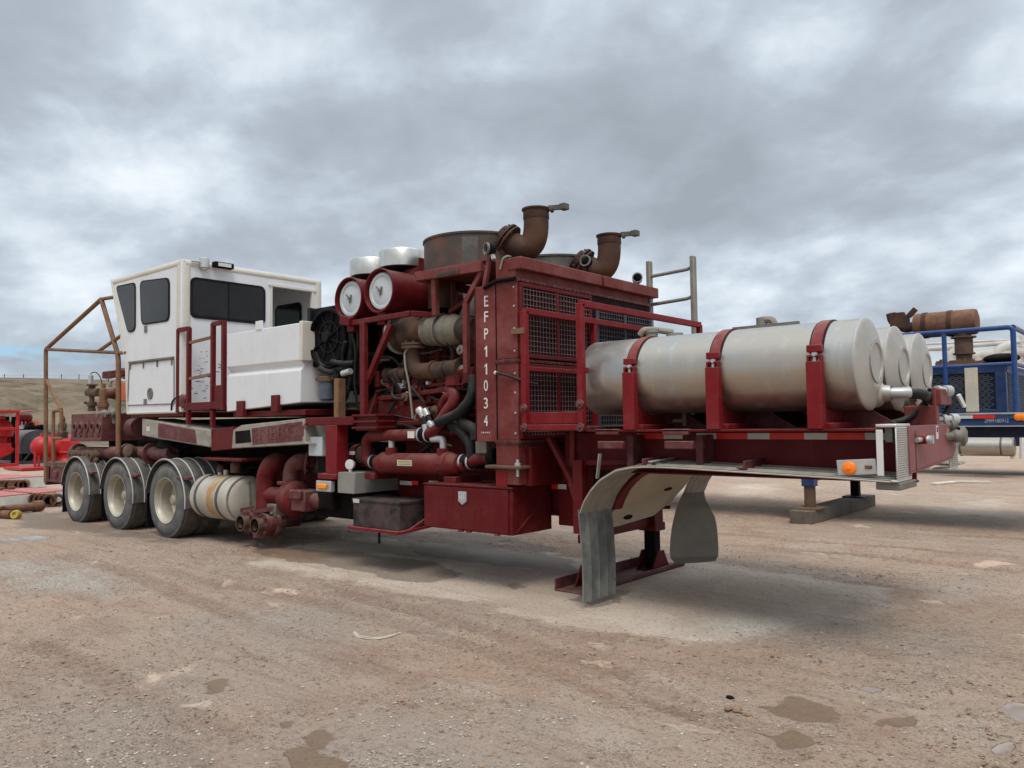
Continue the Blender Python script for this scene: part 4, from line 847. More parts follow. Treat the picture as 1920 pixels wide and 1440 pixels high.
# ---- white air tank with two bands
y0 = -.99; R = .29; zc_ = .585
XE = 1.52; XS = .57; LT = XE - XS
p0 = V(XS, y0, zc_)
b = MB(); b.lathe(p0, (1, 0, 0), [(-.07, 0), (-.055, .12), (-.02, .25), (.02, R), (LT - .03, R), (LT - .012, R - .006), (LT, R - .022), (LT + .022, .2), (LT + .03, .1), (LT + .032, 0)], 48); at = b.build('air_tank', 'stain_tank', T, ang=24)
for x in (XS + .14 * LT, XS + .70 * LT): MB().ring((x, y0, zc_), (1, 0, 0), R - .005, R + .008, .05, 40).build('tank_band', 'fender_dark', at)
MB().ring((XE - .012, y0, zc_), (1, 0, 0), R - .02, R + .004, .014, 48).build('rim_weld', 'dusty_fender', at)
MB().ring((XS + .46 * LT, y0, zc_), (1, 0, 0), R - .005, R + .0012, .19 * LT, 40).build('rust_stain', 'rust_orange', at)
b = MB(); b.tube([(XE + .03, -.99, .80), (XE + .045, -.985, .7), (XE + .05, -.98, .52), (XE + .045, -.98, .34)], .010, 8); b.ball((XE + .03, -.99, .80), .02, 6); b.build('sight_pipe', 'dull_steel', at)
b = MB()
b = None
for px in (413, 424): c = A(px, 888, y0); MB().cyl(c - V(0, 0, .06), c + V(0, 0, .05), .035, n=12).build('tank_fitting', 'galvanised', at)
b = MB(); b.tube(fil([A(413, 884, y0), A(414, 877, y0), A(430, 876, -.7)], .06), .05, 10); b.tube(fil([A(442, 886, y0), A(442, 872, y0), A(452, 866, -.8), A(470, 872, -.5)], .12), .07, 12); b.build('tank_elbow', 'brass_rust', T)
b = MB(); b.tube(fil([A(396, 893, y0 - .1), A(405, 888, -.9), A(440, 885, -.8), A(505, 858, -.5)], .2), .018, 8); b.tube(fil([A(505, 855, -.5), A(470, 868, -.6), A(462, 880, -.7), A(500, 872, -.5)], .15), .035, 8); b.tube(fil([A(440, 893, -.8), A(480, 880, -.6), A(520, 850, -.4)], .2), .03, 8); b.build('air_hose', 'hose', T)
# ---- red plumbing: two goosenecks, centrifugal pump, low suction header
b = MB(); b.tube(fil([A(498, 975, -.95), A(498, 890, -.95), A(510, 866, -.95), A(545, 868, -.6)], .22, 8), .115, 20); b.tube([A(498, 927, -.95), A(535, 930, -.9)], .10, 18); b.build('riser_pipe', 'engine_red', T)
b = MB(); b.tube(fil([A(546, 905, -.9), A(546, 880, -.9), A(558, 864, -.9), A(585, 868, -.7)], .2, 8), .1, 20); rp = b.build('discharge_elbow', 'grimy_maroon', T)
b = MB(); c = A(546, 907, -.9); b.ring(c, (0, 0, 1), .07, .165, .03); c = A(576, 868, -.8); b.ring(c, (.7, .6, -.1), .07, .16, .03); b.bolts(c, (.7, .6, -.1), .135, 8, .014, .05); b.build('pipe_flange', 'grimy_maroon', T)
c = A(580, 868, -.68); MB().lathe(c, (.7, .6, -.1), [(0, .1), (.05, .14), (.16, .14), (.2, .1)], 16).build('butterfly_valve', 'dull_steel', T)
c = A(546, 935, -.95); b = MB(); b.lathe((c.x - .07, -.92, c.z), (1, 0, 0), [(0, .1), (.0, .2), (.03, .215), (.17, .215), (.2, .18), (.24, .1), (.24, 0)], 32); b.tube([A(548, 905, -.92), A(550, 945, -.95)], .1, 16); pu = b.build('centrifugal_pump', 'engine_red', T)
b = MB(); b.ring((c.x - .1, -.92, c.z), (1, 0, 0), .08, .17, .04); b.bolts((c.x - .1, -.92, c.z), (-1, 0, 0), .14, 8, .014, .03); b.build('pump_flange', 'dusty_fender', pu)
b = MB(); b.box(c.x + .18, c.x + .46, -1.08, -.8, c.z - .12, c.z + .12); b.box(c.x + .2, c.x + .42, -1.12, -1.06, c.z + .02, c.z + .13); b.cyl((c.x + .4, -.93, c.z), (c.x + .62, -.93, c.z), .09); b.build('bearing_housing', 'grimy_maroon', pu, .015)
q = A(498, 976, -.95); b = MB(); b.cyl(q + V(0, 0, .03), q + V(0, 0, .09), .15); b.cyl(q + V(0, 0, -.2), q + V(0, 0, -.02), .15); b.cyl(q + V(0, 0, -.02), q + V(0, 0, .03), .1); b.bolts(q + V(0, 0, .02), (0, 0, 1), .13, 8, .012, .1); b.build('header_flange', 'grimy_maroon', T)
b = MB(); b.cyl(A(462, 983, -1.0), A(560, 972, -.35), .095, n=20); b.build('suction_header', 'grimy_maroon', T)
for px, py in ((450, 981), (477, 986)):
    c = A(px, py, -1.22); b = MB(); b.ring((c.x, c.y, c.z), (0, 1, 0), .062, .085, .14, 22); b.ring((c.x, c.y + .0, c.z), (0, 1, 0), .062, .098, .03, 22); hc = b.build('hose_connector', 'brass_rust', T)
    b = MB(); b.lathe((c.x, c.y + .1, c.z), (0, 1, 0), [(0, .06), (0, .14), (.05, .14), (.05, .11), (.14, .11), (.14, .15), (.19, .15), (.19, .08), (.3, .08)], 22); b.bolts((c.x, c.y + .09, c.z), (0, -1, 0), .12, 8, .013, .02); b.build('connector_flange', 'grimy_maroon', T)
b = MB(); p = A(440, 958, -1.1); q = A(475, 951, -1.1); b.bar(p, q, .02, .03); b.bar(A(470, 962, -1.05), A(505, 955, -1.05), .1, .05); c = A(512, 955, -.95); b.build('valve_lever', 'grimy_maroon', T)
b = MB(); c = A(515, 953, -.9); b.box(c.x - .08, c.x + .16, -1.0, -.85, c.z - .1, c.z + .07); b.cyl(c + V(0, -.05, .05), c + V(.12, -.12, -.06), .03); b.build('valve_actuator', 'dull_steel', T, .02)

# ---- engine
en = MB(); en.box(3.95, 5.62, -.72, .72, 1.45, 2.05); en.box(4.1, 5.55, -.62, .62, 1.15, 1.5); en.prism([(3.95, -.72, 2.05), (3.95, .72, 2.05), (3.95, .35, 2.4), (3.95, -.35, 2.4)], (1.65, 0, 0))
en = en.build('engine_block', 'engine_red', T, .02)
b = MB()
for k, (px, py, hw) in enumerate(((700, 712, 22), (750, 708, 22), (800, 703, 22), (850, 698, 22))):
    c = A(px, py, -.78); b.box(c.x - .17, c.x + .17, -.85, -.5, c.z - .09, c.z + .09)
    for s in (-.13, .13): b.cyl((c.x + s, -.85, c.z + .05), (c.x + s, -.875, c.z + .05), .014, n=6)
b.build('valve_cover', 'engine_red', en, .018)
b = MB(); b.bar(A(715, 748, -.86), A(868, 727, -.86), .09, .05); b.bar(A(728, 733, -.84), A(860, 716, -.84), .05, .04); b.bar(A(728, 795, -.84), A(880, 790, -.84), .08, .05); b.bar(A(733, 762, -.8), A(880, 745, -.8), .05, .04); b.bar(A(730, 815, -.84), A(885, 812, -.84), .06, .04); b.build('fuel_rail', 'engine_red', en, .01)
b = MB()
for i in range(40):
    p = A(rng.uniform(705, 880), rng.uniform(712, 815), -.76); r0 = rng.uniform(.015, .04); b.lathe(p, (rng.uniform(-.2, .2), -1, rng.uniform(-.3, .3)), [(0, r0), (.04, r0), (.05, r0 * .6), (.05, 0)], 10)
for i in range(16):
    p = A(rng.uniform(708, 875), rng.uniform(720, 810), -.78); b.tube(fil([p, p + V(rng.uniform(-.25, .25), -.05, rng.uniform(-.1, .1)), p + V(rng.uniform(-.35, .35), -.03, rng.uniform(-.3, .05))], .08), rng.uniform(.008, .018), 6)
b.build('engine_plumbing', 'engine_red', en)
for px, py, w_, h_ in ((753, 722, 14, 9), (757, 714, 6, 4), (836, 732, 9, 6)): p = A(px, py, -.88); MB().box(p.x - .05 * w_ / 14, p.x + .05 * w_ / 14, -.90, -.86, p.z - .035 * h_ / 9, p.z + .035 * h_ / 9).build('sensor_tag', 'gauge_white', en)
for px, py in ((765, 737), (803, 718), (840, 716)): p = A(px, py, -.88); MB().cyl(p + V(0, .03, 0), p + V(0, -.02, 0), .018, n=10).build('plug_cap', 'gauge_white', en)
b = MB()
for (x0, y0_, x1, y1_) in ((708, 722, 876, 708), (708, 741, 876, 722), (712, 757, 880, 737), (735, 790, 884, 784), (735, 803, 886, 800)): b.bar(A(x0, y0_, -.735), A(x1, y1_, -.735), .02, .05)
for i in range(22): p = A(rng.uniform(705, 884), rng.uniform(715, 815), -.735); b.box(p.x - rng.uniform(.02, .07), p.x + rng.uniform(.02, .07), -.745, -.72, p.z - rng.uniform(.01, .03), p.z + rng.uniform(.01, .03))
b.build('gap_shade', 'engine_dark', en)  # dark bars on the block: painted shade for the gaps between rails
for i in range(30):
    p = A(rng.uniform(712, 884), rng.uniform(712, 812), -.8); w_, h_ = rng.uniform(.015, .055), rng.uniform(.012, .035); MB().box(p.x - w_, p.x + w_, -.82 - rng.uniform(0, .06), -.70, p.z - h_, p.z + h_).build('engine_fitting', 'engine_red' if i % 5 else 'grimy_maroon', en, .006)
b = MB(); p = A(864, 712, -.85); b.box(p.x - .12, p.x + .14, -.95, -.7, p.z - .06, p.z + .1); b.build('pump_bracket', 'engine_red', en, .008)
MB().prism([A(850, 706, -.95), A(868, 690, -.95), A(886, 688, -.95), A(886, 716, -.95), A(850, 722, -.95)], (0, .2, 0)).build('mount_plate', 'engine_red', en, .006)
for k in range(12): c = A(715 + k * 14, 745 - k * 1.8, -.87); MB().cyl(c, c + V(0, -.02, 0), .012, n=6).build('cap_bolt', 'grimy_maroon', en)
b = MB(); c = A(760, 776, -.8); b.box(c.x - .4, c.x + .35, -.84, -.7, c.z - .14, c.z + .15); b.build('crankcase_door', 'engine_red', en, .02)
MB().box(3.3, 4.0, -.5, .5, 1.2, 2.3).build('flywheel_housing', 'interior_dark', en, .03)
b = MB(); c = A(708, 775, -.78); b.lathe((c.x, -.80, c.z), (0, 1, 0), [(0, .0), (0, .14), (.02, .2), (.05, .22), (.2, .22)], 24); b.bolts((c.x, -.79, c.z), (0, -1, 0), .17, 12, .012, .03); b.build('bell_housing', 'engine_red', en)
b = MB(); b.lathe(A(700, 815, -.75), (1, -.1, 0), [(0, 0), (0, .03), (.04, .06), (.1, .08), (.12, .08), (.12, .06), (.16, .055), (.16, 0)], 16); b.build('starter_nose', 'brass_rust', T)
b = MB(); b.cyl(A(712, 802, -.8), A(722, 802, -.8), .07); b.cyl(A(722, 804, -.8), A(738, 803, -.8), .05); b.build('oil_filter', 'letter_grey', T)
MB().tube(fil([A(745, 797, -.85), A(760, 796, -.85), A(778, 804, -.85), A(785, 810, -.85)], .15), .035, 10).build('breather_hose', 'hose', T)
# exhaust manifold, turbo, wrapped pipe
b = MB(); b.tube([A(722, 703, -.9), A(745, 700, -.9), A(765, 702, -.9)], [.05, .06, .065], 14); b.tube(fil([A(805, 697, -.9), A(768, 700, -.9), A(775, 655, -.9)], .3, 10), [.075] * 12, 18) if False else b.tube(fil([A(862, 690, -.9), A(775, 698, -.9), A(773, 645, -.9)], .22, 8), .085, 18)
for px in (730, 752): c = A(px, 704, -.9); b.cyl(c, c + V(0, .1, -.1), .045, n=10); b.ring(c + V(-.015, 0, 0), (1, -.05, 0), .05, .085, .03, 14)
for px in (815, 838): c = A(px, 694, -.9); b.cyl(c, c + V(0, .12, -.12), .05, n=10); b.ring(c + V(-.015, 0, 0), (1, -.05, 0), .07, .1, .03, 14)
b.build('exhaust_manifold', 'manifold_rust', T)
b = MB(); c = A(776, 654, -.9); b.ring(c, (0, 0, 1), .07, .13, .025, 20); b.ring(c + V(0, 0, .035), (0, 0, 1), .07, .13, .025, 20); b.bolts(c, (0, 0, 1), .11, 8, .012, .08); b.build('manifold_flange', 'brass_rust', T)
b = MB(); p, q = A(744, 626, -.85), A(806, 622, -.85); d = (q - p).normalized()
b.lathe(p, d, [(-.02, 0), (-.02, .13), (.0, .205), (.06, .215), (.1, .19), (.13, .16), (.2, .19), (.28, .19), (.33, .13), (.38, .12), (.62, .105)], 32); tu = b.build('turbocharger', 'manifold_rust', T)
b = MB(); b.ring(p + d * .045, d, .2, .222, .035, 36); b.build('turbo_clamp', 'galvanised', tu)
b = MB(); p, q = A(800, 620, -.85), A(866, 618, -.85); d = (q - p).normalized(); L = (q - p).length; rr = []
for k in range(15): rr.append((L * k / 14, .15 + .012 * math.sin(k * 2.4) + (.0 if 0 < k < 14 else -.04)))
b.lathe(p, d, rr, 28); hw = b.build('heat_wrap', 'heat_wrap', T)
MB().ring(p + d * L * .45, d, .15, .168, .02, 28).build('wrap_wire', 'dull_steel', hw)
MB().cyl(A(864, 618, -.85), A(895, 617, -.85), .12).build('exhaust_pipe', 'manifold_rust', T)
# air cleaners: two cans lying across the trailer
for px, py, x in ((712, 545, 4.26), (655, 560, 3.75)):
    c = A(px, py, -1.1); R = .235
    b = MB(); b.lathe((c.x, -1.12, c.z), (0, 1, 0), [(.07, .0), (.07, .215), (0, .222), (0, R), (.02, R + .004), (.05, R - .004), (.5, R - .004), (.51, R), (.53, R), (.54, R - .004), (1.05, R - .004), (1.08, .15), (1.08, 0)], 40)
    b.lathe((c.x, -.62, c.z + .2), (0, 0, 1), [(0, .15), (.13, .14), (.2, .14)], 24); ac = b.build('air_cleaner', 'maroon', T)
    b = MB(); b.lathe((c.x, -1.055, c.z), (0, -1, 0), [(0, .2), (.02, .198), (.03, .188), (.03, .16), (.02, .152), (.028, .13), (.03, 0)], 36); ec = b.build('end_cover', 'gauge_white', ac)
    b = MB(); a_ = -.6 if px > 700 else -.35; b.bar((c.x - .06, -1.10, c.z + .05), (c.x + .03, -1.10, c.z - .02), .012, .012); b.bar((c.x - .0, -1.10, c.z - .05), (c.x + .03, -1.10, c.z + .04), .014, .012); b.cyl((c.x, -1.08, c.z), (c.x, -1.115, c.z), .014, n=10); b.build('wing_nut', 'dull_steel', ec)
    b = MB(); b.lathe((c.x - .13, -.66, c.z + .31), (0, 0, 1), [(.05, .13), (.0, .24), (-.005, .255), (.0, .262), (.17, .262), (.19, .25), (.20, .12), (.20, 0)], 40); b.build('rain_cap', 'chrome', ac)
    b = MB(); b.lathe((c.x - .12, -.66, c.z + .24), (0, 0, 1), [(0, .15), (.03, .2), (.05, .245), (.085, .25), (.09, .14)], 28); b.build('shade_collar', 'black', ac)  # black collar enlarged as painted shade under the rain cap
    b = MB(); b.box(c.x - .06, c.x + .06, -1.09, -.98, c.z - .36, c.z - .2); b.build('can_saddle', 'maroon', ac, .006)
# engine support frame
b = MB(); b.bar(A(654, 607, -1.1), A(770, 588, -1.1), .05, .055); b.bar(A(770, 588, -1.1), A(842, 593, -.75), .05, .055); b.bar(A(682, 603, -1.12), A(683, 783, -1.12), .06, .075); b.bar(A(687, 720, -1.08), A(734, 608, -1.08), .06, .06); b.bar(A(692, 790, -.9), A(722, 690, -.7), .05, .05); b.bar(A(712, 730, -.6), A(712, 620, -.6), .06, .06); b.bar(A(818, 655, -.7), A(825, 695, -.7), .04, .04)
b.bar(A(675, 735, -.7), A(735, 608, -.6), .06, .08)
b.build('engine_frame', 'engine_red', T, .005)
b = MB(); b.bar(A(645, 600, -1.1), A(663, 604, -1.1), .13, .1); b.build('frame_clamp', 'maroon', T, .01)
# blue filter and rusty strut beside the fan cooler
b = MB(); c = A(613, 730, -1.0); b.lathe((c.x, -1.0, c.z - .13), (0, 0, 1), [(0, .06), (.02, .085), (.22, .085), (.24, .06)], 20); b.build('fuel_filter', 'filter_blue', T)
b = MB(); c = A(613, 716, -1.0); b.cyl((c.x, -1.0, c.z), (c.x, -1.0, c.z + .06), .1); b.box(c.x - .2, c.x + .14, -1.02, -.95, c.z + .02, c.z + .06); b.build('filter_head', 'brass_rust', T, .006)
b = MB(); b.bar(A(637, 710, -1.1), A(637, 785, -1.1), .1, .08); b.build('strut', 'tan_rust', T, .004)
b = MB(); b.tube(fil([A(660, 695, -.95), A(655, 720, -1.0), A(650, 745, -1.0), A(640, 760, -.9)], .1), .022, 8); b.tube(fil([A(663, 680, -1.0), A(645, 682, -1.05), A(622, 678, -1.05)], .1), .03, 8); b.tube(fil([A(672, 605, -1.0), A(672, 660, -1.0), A(664, 690, -.95)], .1), .025, 8); b.tube(fil([A(635, 695, -1.0), A(650, 690, -1.0), A(672, 703, -.9), A(668, 740, -.9)], .1), .035, 8); b.build('coolant_hose', 'hose', T)
b = MB(); b.tube(fil([A(770, 648, -.98), A(758, 660, -1.0), A(760, 690, -1.0), A(767, 720, -.98), A(774, 785, -.95)], .2), .012, 6); b.build('injector_line', 'dusty_fender', T)
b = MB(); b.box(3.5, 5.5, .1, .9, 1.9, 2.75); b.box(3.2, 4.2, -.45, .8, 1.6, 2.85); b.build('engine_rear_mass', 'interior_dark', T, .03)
b = MB(); b.lathe(A(875, 550, .3), (0, 0, 1), [(-.3, .22), (.2, .22)], 20); b.build('muffler_shell', 'dull_steel', T)
MB().lathe(A(830, 560, -.5), (0, 0, 1), [(-.12, .16), (-.12, .0), (-.12, .16), (.14, .16), (.14, 0)], 20).build('silencer', 'manifold_rust', T)
# oil cooler cylinder with its red pipe loop
b = MB(); p, q = A(702, 865, -.98), A(868, 866, -.98); p = V(4.03, -.98, 1.10); q = V(5.30, -.98, 1.115)
b.lathe(p, (q - p), [(.0, .05), (.04, .055), (.05, .09), (.13, .105), (.14, .12), (.17, .12), (.18, .108), (1.08, .108), (1.085, .125), (1.14, .125), (1.145, .115), (1.25, .09), (1.26, .06), (1.30, .055), (1.31, .075), (1.34, .075), (1.35, .055), (1.38, .055)], 36)
for x in (4.29, 5.06): b.cyl((x, -.98, 1.2), (x, -.98, 1.27), .065)
b.bolts((5.16, -.98, 1.11), (-1, 0, 0), .115, 14, .008, .07)
oc = b.build('oil_cooler', 'engine_red', T)
MB().box(4.5, 4.72, -1.092, -1.088, 1.09, 1.15).build('data_plate', 'plate_tag', oc)
b = MB()
for zz in (1.105, 1.13): b.box(4.52, 4.70, -1.095, -1.0925, zz, zz + .006)
b.build('plate_print', 'dull_steel', oc)
for x in (4.29, 5.06): MB().tube(fil([(x, -.98, 1.26), (x, -.98, 1.36), (x - .16, -.98, 1.36)], .04, 4), .035, 10).build('cooler_fitting', 'galvanised', oc)
for x in (4.0, 5.2): MB().box(x - .06, x + .1, -1.06, -.7, .93, 1.0).build('cooler_foot', 'engine_red', oc, .006)
b = MB(); lp = [V(4.03, -.98, 1.10), V(3.93, -.98, 1.10), V(3.86, -.98, 1.42), V(4.0, -.98, 1.435), V(5.0, -.98, 1.44), V(5.18, -.98, 1.45), V(5.32, -.95, 1.62), V(5.42, -.92, 1.72), V(5.45, -.9, 1.9)]
lp = [A(705, 865, -.98), A(690, 866, -.98), A(686, 818, -.98), A(800, 815, -.98), A(818, 806, -.98), A(836, 775, -.95), A(852, 755, -.92), A(853, 735, -.9), A(842, 730, -.85)]
b.tube(fil(lp, .14, 8), .062, 18); b.tube(fil([A(852, 738, -.9), A(838, 742, -.88), A(826, 768, -.85)], .1), .05, 14); wp = b.build('water_pipe', 'engine_red', T)
for q, dr in ((A(797, 815, -.98), V(1, 0, .0)), (A(706, 866, -.98), V(1, 0, 0)), (A(876, 866, -.98), V(1, 0, .02))):
    MB().cyl(q - dr * .06, q + dr * .06, .07).build('hose_sleeve', 'black', T)
    for s in (-.05, .05): MB().ring(q + dr * (s - .01), dr, .068, .076, .02, 20).build('hose_clamp', 'galvanised', T)
p = A(770, 815, -1.05); MB().box(p.x - .05, p.x + .05, -1.048, -1.043, p.z - .035, p.z + .035).build('paper_tag', 'letter_white', wp)
b = MB(); b.tube(fil([A(880, 866, -.98), A(898, 860, -1.0), A(925, 856, -1.02)], .1), .06, 14); b.tube(fil([A(905, 858, -1.0), A(903, 845, -1.0)], .1), .035, 10); b.build('outlet_pipe', 'engine_red', T)
b = MB(); b.cyl(A(919, 857, -1.02), A(932, 855, -1.02), .075); b.build('hose_sleeve', 'black', T)
# hoses at the front of the engine
b = MB(); b.tube(fil([A(888, 705, -1.0), A(886, 745, -1.05), A(862, 775, -1.08), A(820, 793, -1.08)], .25, 8), .05, 12); b.tube(fil([A(888, 740, -1.0), A(860, 790, -1.0), A(890, 805, -1.05), A(893, 825, -1.05)], .2, 8), .055, 12); b.tube(fil([A(845, 795, -1.0), A(870, 815, -1.0), A(884, 835, -1.0), A(884, 858, -1.0)], .2, 8), .05, 12); b.build('coolant_hose', 'hose', T)
b = MB()
for k, (x0, y0_, x1, y1_) in enumerate(((788, 770, 795, 782), (796, 768, 802, 780), (797, 796, 799, 808), (805, 792, 812, 800), (812, 800, 822, 792))): b.cyl(A(x0, y0_, -1.0), A(x1, y1_, -1.0), .035, n=10)
b.cyl(A(785, 767, -1.0), A(789, 773, -1.0), .04, n=8); b.build('crimp_fitting', 'galvanised', T)
b = MB(); b.tube([A(795, 782, -1.0), A(799, 796, -1.0)], .025, 8); b.tube([A(802, 780, -1.0), A(808, 794, -1.0)], .025, 8); b.build('engine_hose', 'hose', T); MB().tube(fil([A(815, 826, -.85), A(805, 838, -.85), A(790, 848, -.85)], .1), .022, 8).build('engine_hose', 'hose', T); MB().tube(fil([A(790, 826, -.8), A(806, 842, -.8), A(812, 850, -.8)], .1), .02, 8).build('engine_hose', 'hose', T)
b = MB()
for pts_, r_ in ((((706, 735), (730, 728), (760, 742), (790, 738)), .012), (((858, 720), (868, 732), (880, 728), (886, 745)), .014), (((790, 716), (800, 740), (822, 752), (850, 748)), .011), (((715, 800), (730, 770), (742, 752)), .014), (((860, 712), (872, 700), (886, 702)), .012), (((700, 690), (716, 668), (740, 672), (752, 690)), .016), (((838, 640), (850, 660), (846, 690)), .014), (((770, 662), (800, 664), (830, 655)), .012)):
    MB().tube(fil([A(*q_, -.9 + .02 * k_) for k_, q_ in enumerate(pts_)], .12, 5), r_, 6).build('wiring', 'hose', T)
for k_ in range(30):
    p = A(rng.uniform(700, 884), rng.uniform(650, 815), -.9); q = p + V(rng.uniform(-.3, .3), rng.uniform(-.03, .05), rng.uniform(-.22, .12)); m_ = p.lerp(q, .5) + V(rng.uniform(-.1, .1), -.05, rng.uniform(-.1, .1))
    MB().tube(fil([p, m_, q], .1, 5), rng.uniform(.006, .016), 6).build('engine_line', ('hose', 'engine_red', 'engine_red', 'hose', 'brass_rust')[k_ % 5], en)
for k_ in range(10):
    p = A(rng.uniform(705, 884), rng.uniform(655, 810), -.88); MB().lathe(p, (rng.uniform(-.5, .5), -1, rng.uniform(-.4, .4)), [(-.06, .03), (.0, .035), (.01, .05), (.03, .05), (.04, .02), (.06, .02), (.06, 0)], 10).build('line_fitting', ('engine_red', 'dull_steel', 'brass_rust')[k_ % 3], en)
MB().bar(A(690, 680, -.3), A(860, 668, -.3), .3, .5).build('intake_manifold', 'engine_dark', en, .05)
for k_ in range(5): c = A(798 + 18 * k_, 676 - k_, -.55); MB().lathe((c.x, c.y, c.z - .1), (0, 0, 1), [(0, .07), (.12, .07), (.14, .05), (.2, .05), (.2, 0)], 12).build('injector_cover', 'engine_red', en)
b = MB(); c = A(676, 852, -.85); b.lathe(c - V(.12, 0, 0), (1, 0, 0), [(0, 0), (0, .09), (.04, .11), (.12, .12), (.14, .12)], 18); b.build('drive_end', 'crimson', T); MB().lathe(c + V(.02, 0, 0), (1, 0, 0), [(0, .1), (.05, .11), (.12, .1), (.13, 0)], 18).build('drive_coupling', 'brass_rust', T)
p = A(655, 849, -.98); MB().box(p.x, p.x + .1, -.985, -.98, p.z - .02, p.z + .02).build('paper_tag', 'letter_white', T)

# ---- exhaust shroud ring, support frame, stacks
for k, (cx, cy, R, z0, z1, m_) in enumerate(((5.06, -.47, .545, 3.06, 3.405, 'ring_rust'), (5.12, .78, .545, 3.05, 3.36, 'fender_dark'))):
    b = MB(); b.ring((cx, cy, z0), (0, 0, 1), R - .015, R, z1 - z0, 64); b.ring((cx, cy, z1 - .02), (0, 0, 1), R - .015, R + .012, .02, 64); b.lathe((cx, cy, z0 + .05), (0, 0, 1), [(0, R - .02), (0, 0)], 48); rg = b.build('fan_shroud', m_, T)
    if k == 0:
        MB().sheet([[(cx + (R + .006) * math.cos(a_), cy + (R + .006) * math.sin(a_), z) for z in np.linspace(z0, z1 - .06, 4)] for a_ in np.linspace(math.radians(-62), math.radians(-45), 6)], .006).build('shroud_patch', 'fender_dark', rg)
b = MB(); c0 = A(783, 519, -1.05); c1 = A(905, 500, -1.05)
b.bar(c0, c1, .06, .09); b.bar(c0 + V(-.2, 1.0, 0), c1 + V(.1, 1.0, 0), .06, .08); b.bar(c0 - V(0, 0, .0), c0 + V(-.2, 1.0, 0), .08, .08)
b.box(c0.x - .05, 5.75, -1.05, .5, 3.035, 3.055)
b.bar(A(815, 520, -1.0), A(817, 592, -1.0), .055, .06); b.bar(A(847, 520, -.5), A(848, 592, -.5), .06, .06); b.bar(A(910, 498, -1.02), A(874, 568, -1.02), .05, .05); b.bar(A(874, 568, -1.02), A(875, 700, -1.02), .05, .055); b.bar(A(880, 560, -.6), A(845, 585, -.6), .05, .05); b.bar(A(920, 470, -1.1), A(905, 560, -1.1), .04, .04)
b.build('shroud_frame', 'faded_maroon', T, .004)
p, q = A(817, 517, -1.1), A(859, 508, -1.1); b = MB().bar(p, q, .006, .045); b.build('warning_plate', 'brass_rust', T)
b = MB()
for k in range(9): u = p.lerp(q, .08 + .1 * k); b.box(u.x - .012, u.x + .016, u.y - .008, u.y - .004, u.z - .01, u.z + .01)
b.build('plate_print', 'ink', T)
def stack(cx_px, top_py, y, flange_px, dvec):
    top = A(cx_px, top_py, y); d = Vector(dvec).normalized(); r = .125
    base = top + V(0, 0, -.62) - d * .28
    b = MB(); dh = V(d.x, d.y, 0).normalized(); a0_ = top + V(0, 0, -.1); cor = top + V(0, 0, -.54) + dh * .01; fl_ = top - dh * .30 + V(0, 0, -.30); d = (cor - fl_).normalized(); path = [top] + [a0_ * (1 - t_) ** 2 + cor * 2 * t_ * (1 - t_) + fl_ * t_ * t_ for t_ in np.linspace(0, 1, 20).tolist()]; b.tube(path, r, 28, caps=False); 
    b.lathe(top, (0, 0, -1), [(0, r - .01), (0, r + .018), (.014, r + .018), (.03, r + .004), (.10, r + .006), (.11, r)], 28)
    b.lathe(top + V(0, 0, -.02), (0, 0, -1), [(0, r - .012), (.16, r - .012)], 24)
    s = b.build('exhaust_stack', 'rust', T)
    f = path[-1]; b = MB(); b.ring(f - d * .03, d, r - .01, r + .055, .02, 28); b.ring(f + d * .01, d, r - .01, r + .055, .02, 28); b.bolts(f - d * .06, d, r + .03, 12, .011, .1); b.build('stack_flange', 'rust', s)
    b = MB(); b.tube([f, f - d * .09], r, 24); b.build('stack_inlet', 'rust', s)
    d = dh; r3 = d.cross(V(0, 0, 1)); h = top + d * (r + .02); b = MB(); b.bar(top + d * r, top + d * (r + .12), .03, .05); b.box(h.x + .09, h.x + .16, h.y + .02, h.y + .1, top.z - .03, top.z + .03); b.cyl(top + d * (r + .03) - r3 * .05 - V(0, 0, .02), top + d * (r + .03) + r3 * .05 - V(0, 0, .02), .02); b.build('rain_flap_hinge', 'fender_dark', s, .004)
    MB().cyl(top + V(0, 0, -.03), top + V(0, 0, -.035), r - .012).build('stack_mouth', 'interior_dark', s)
stack(1005, 392, -.42, None, (.9, .45, .12)); stack(1142, 441, .72, None, (.9, .45, .12))

# ---- radiator housing
RXF = 6.2; RYR = 1.12
b = MB(); b.box(5.95, RXF - .03, W + .002, RYR, 1.36, 2.78); b.box(5.95, RXF - .02, W, RYR, 2.78, 2.98); b.box(5.93, RXF - .01, W - .002, RYR + .01, .965, 1.33)
rad = b.build('radiator', 'faded_maroon', T, .005)
b = MB(); b.box(5.955, RXF, W - .006, W + .03, 1.36, 2.045); b.box(5.955, RXF, W - .006, W + .03, 2.085, 2.775); b.build('side_cover', 'faded_maroon', rad, .006)
b = MB()
for z in (1.345, 2.065, 2.785):
    b.box(5.93, RXF + .005, W - .014, W + .02, z - .018, z + .018); b.box(RXF - .02, RXF + .015, W, RYR, z - .012, z + .012)
    for k in range(8): b.cyl((5.95 + k * .034, W - .014, z), (5.95 + k * .034, W - .026, z), .008, n=6)
    for k in range(34): b.cyl((RXF + .015, W + .04 + k * .065, z), (RXF + .024, W + .04 + k * .065, z), .008, n=6)
b.build('flange_joint', 'grimy_maroon', rad)
b = MB()
for z in (1.42, 1.6, 1.78, 1.95, 2.15, 2.35, 2.55, 2.72): b.cyl((RXF - .03, W - .006, z), (RXF - .03, W - .014, z), .009, n=8)
b.build('side_bolt', 'galvanised', rad)
b = MB(); b.box(RXF - .015, RXF + .005, W + .03, RYR - .02, 1.38, 2.77); b.build('radiator_core', 'core', rad)
